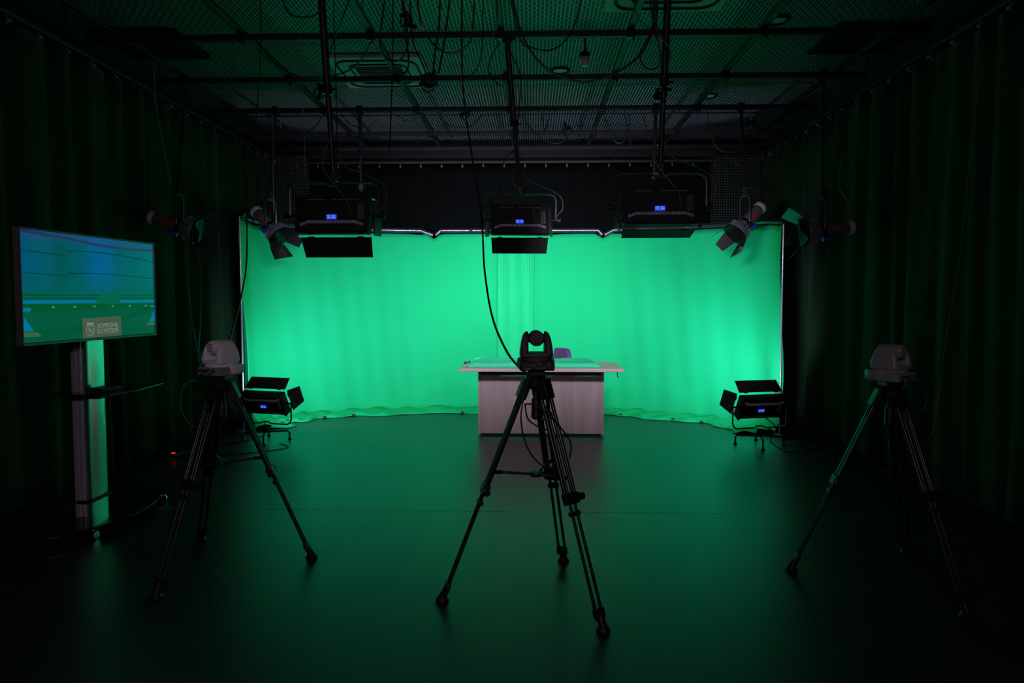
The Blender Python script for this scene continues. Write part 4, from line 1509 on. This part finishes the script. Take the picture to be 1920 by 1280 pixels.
# clusters of plugs hanging in mid air on their cables
def cluster(px, py, Y, n, s, label, seed, dn=None):
    rnd = random.Random(seed)
    q = P(px, py, Y)
    r = thing('connector_cluster', label, 'connectors', q)
    for k in range(n):
        m = MB()
        a = Vector((rnd.uniform(-s, s), rnd.uniform(-s, s), rnd.uniform(-s, s)))
        d = Vector((rnd.uniform(-1, 1), rnd.uniform(-1, 1), rnd.uniform(-1, 1))).normalized()
        m.cyl(a - d * 0.035, a + d * 0.02, 0.014, seg=10)
        m.cyl(a + d * 0.02, a + d * 0.045, 0.010, seg=10)
        m.build('plug', M['blackplastic'], r, True)
    m = MB()
    pts = []
    for k in range(14):
        t = k / 13 * 2 * PI * 1.5
        pts.append((s * 1.1 * math.cos(t), s * 0.5 * math.sin(2 * t), -s * 0.4 + s * 1.0 * math.sin(t)))
    m.tube(pts, 0.005, 6, 3)
    m.build('looped_cord', M['cable'], r)


cluster(806, 146, 4.5, 7, 0.045, 'dark cluster of plugs hanging left of centre before the second beam', 1)
cluster(762, 36, 4.45, 3, 0.035, 'dark plugs hanging near the top edge, left of centre', 2)
cluster(1063, 243, 7.55, 5, 0.05, 'small clump of plugs sitting low right of the centre pole', 3)
cluster(872, 214, 7.5, 3, 0.04, 'small plug clump under the third beam, left of the centre pole', 4)
cluster(1412, 235, 7.4, 5, 0.06, 'tangle of plugs at the top of the right spotlight pole', 5)
cluster(600, 172, 4.6, 4, 0.035, 'plugs tied to the left thick pole below the second beam', 6)
cluster(1240, 172, 4.5, 4, 0.035, 'plugs tied to the right thick pole below the second beam', 8)

# white plug dangling
q = P(790, 50, 4.45)
m = MB()
m.cyl((0, 0, 0), (0.02, 0, -0.03), 0.010, 0.007, seg=8)
m.tube([(0, 0, 0), (-0.01, 0, 0.05), (-0.01, 0, 0.25), (-0.005, -0.02, GZ - q.z - 0.03)], 0.0035, 6)
o = m.build('plug', M['greycap'], None, True)
o.location = q
tag(o, 'small white plug dangling near the top edge, left of centre', 'plug')

# bundled cable lengths on the third beam
for i, px in enumerate((640, 668, 700, 745, 1010, 1045, 1100, 1150)):
    pass

# floor cables
cable3([(-3.4, 6.6, 0.006), (-3.2, 6.75, 0.006), (-3.0, 6.9, 0.006), (-2.95, 7.1, 0.006), (-2.85, 7.0, 0.05), (-2.8, 6.93, 0.20)], 0.006,
       'black cable on the floor running to the left floor light')
cable3([(-3.5, 6.1, 0.006), (-3.1, 6.25, 0.006), (-2.75, 6.35, 0.006), (-2.45, 6.6, 0.006), (-2.6, 6.8, 0.006)], 0.0045,
       'black cable curving on the floor behind the left tripod')
cable3([(2.36, 6.82, 0.30), (2.45, 6.75, 0.2), (2.38, 6.70, 0.08), (2.50, 6.55, 0.006), (2.75, 6.65, 0.006), (3.1, 6.9, 0.006)], 0.006,
       'cable looping from the right floor light down to the floor')
cable3([(3.1, 6.5, 0.006), (2.8, 6.7, 0.006), (2.6, 7.0, 0.006), (2.9, 7.3, 0.006), (3.12, 7.3, 0.006)], 0.006,
       'black cable lying on the floor by the right curtain')

# little glowing red switch on a power strip by the left curtain
q = P(342, 823, 6.3)
pw = thing('power_strip', 'power strip with small red light at the foot of the left curtain', 'power strip', (q.x, 6.3, 0), R(80))
MB().box((0, 0, 0.02), (0.30, 0.06, 0.04), None, 0.006).build('body', M['blackplastic'], pw)
MB().box((-0.13, 0.0, 0.043), (0.02, 0.03, 0.008)).build('switch', M['redled'], pw)
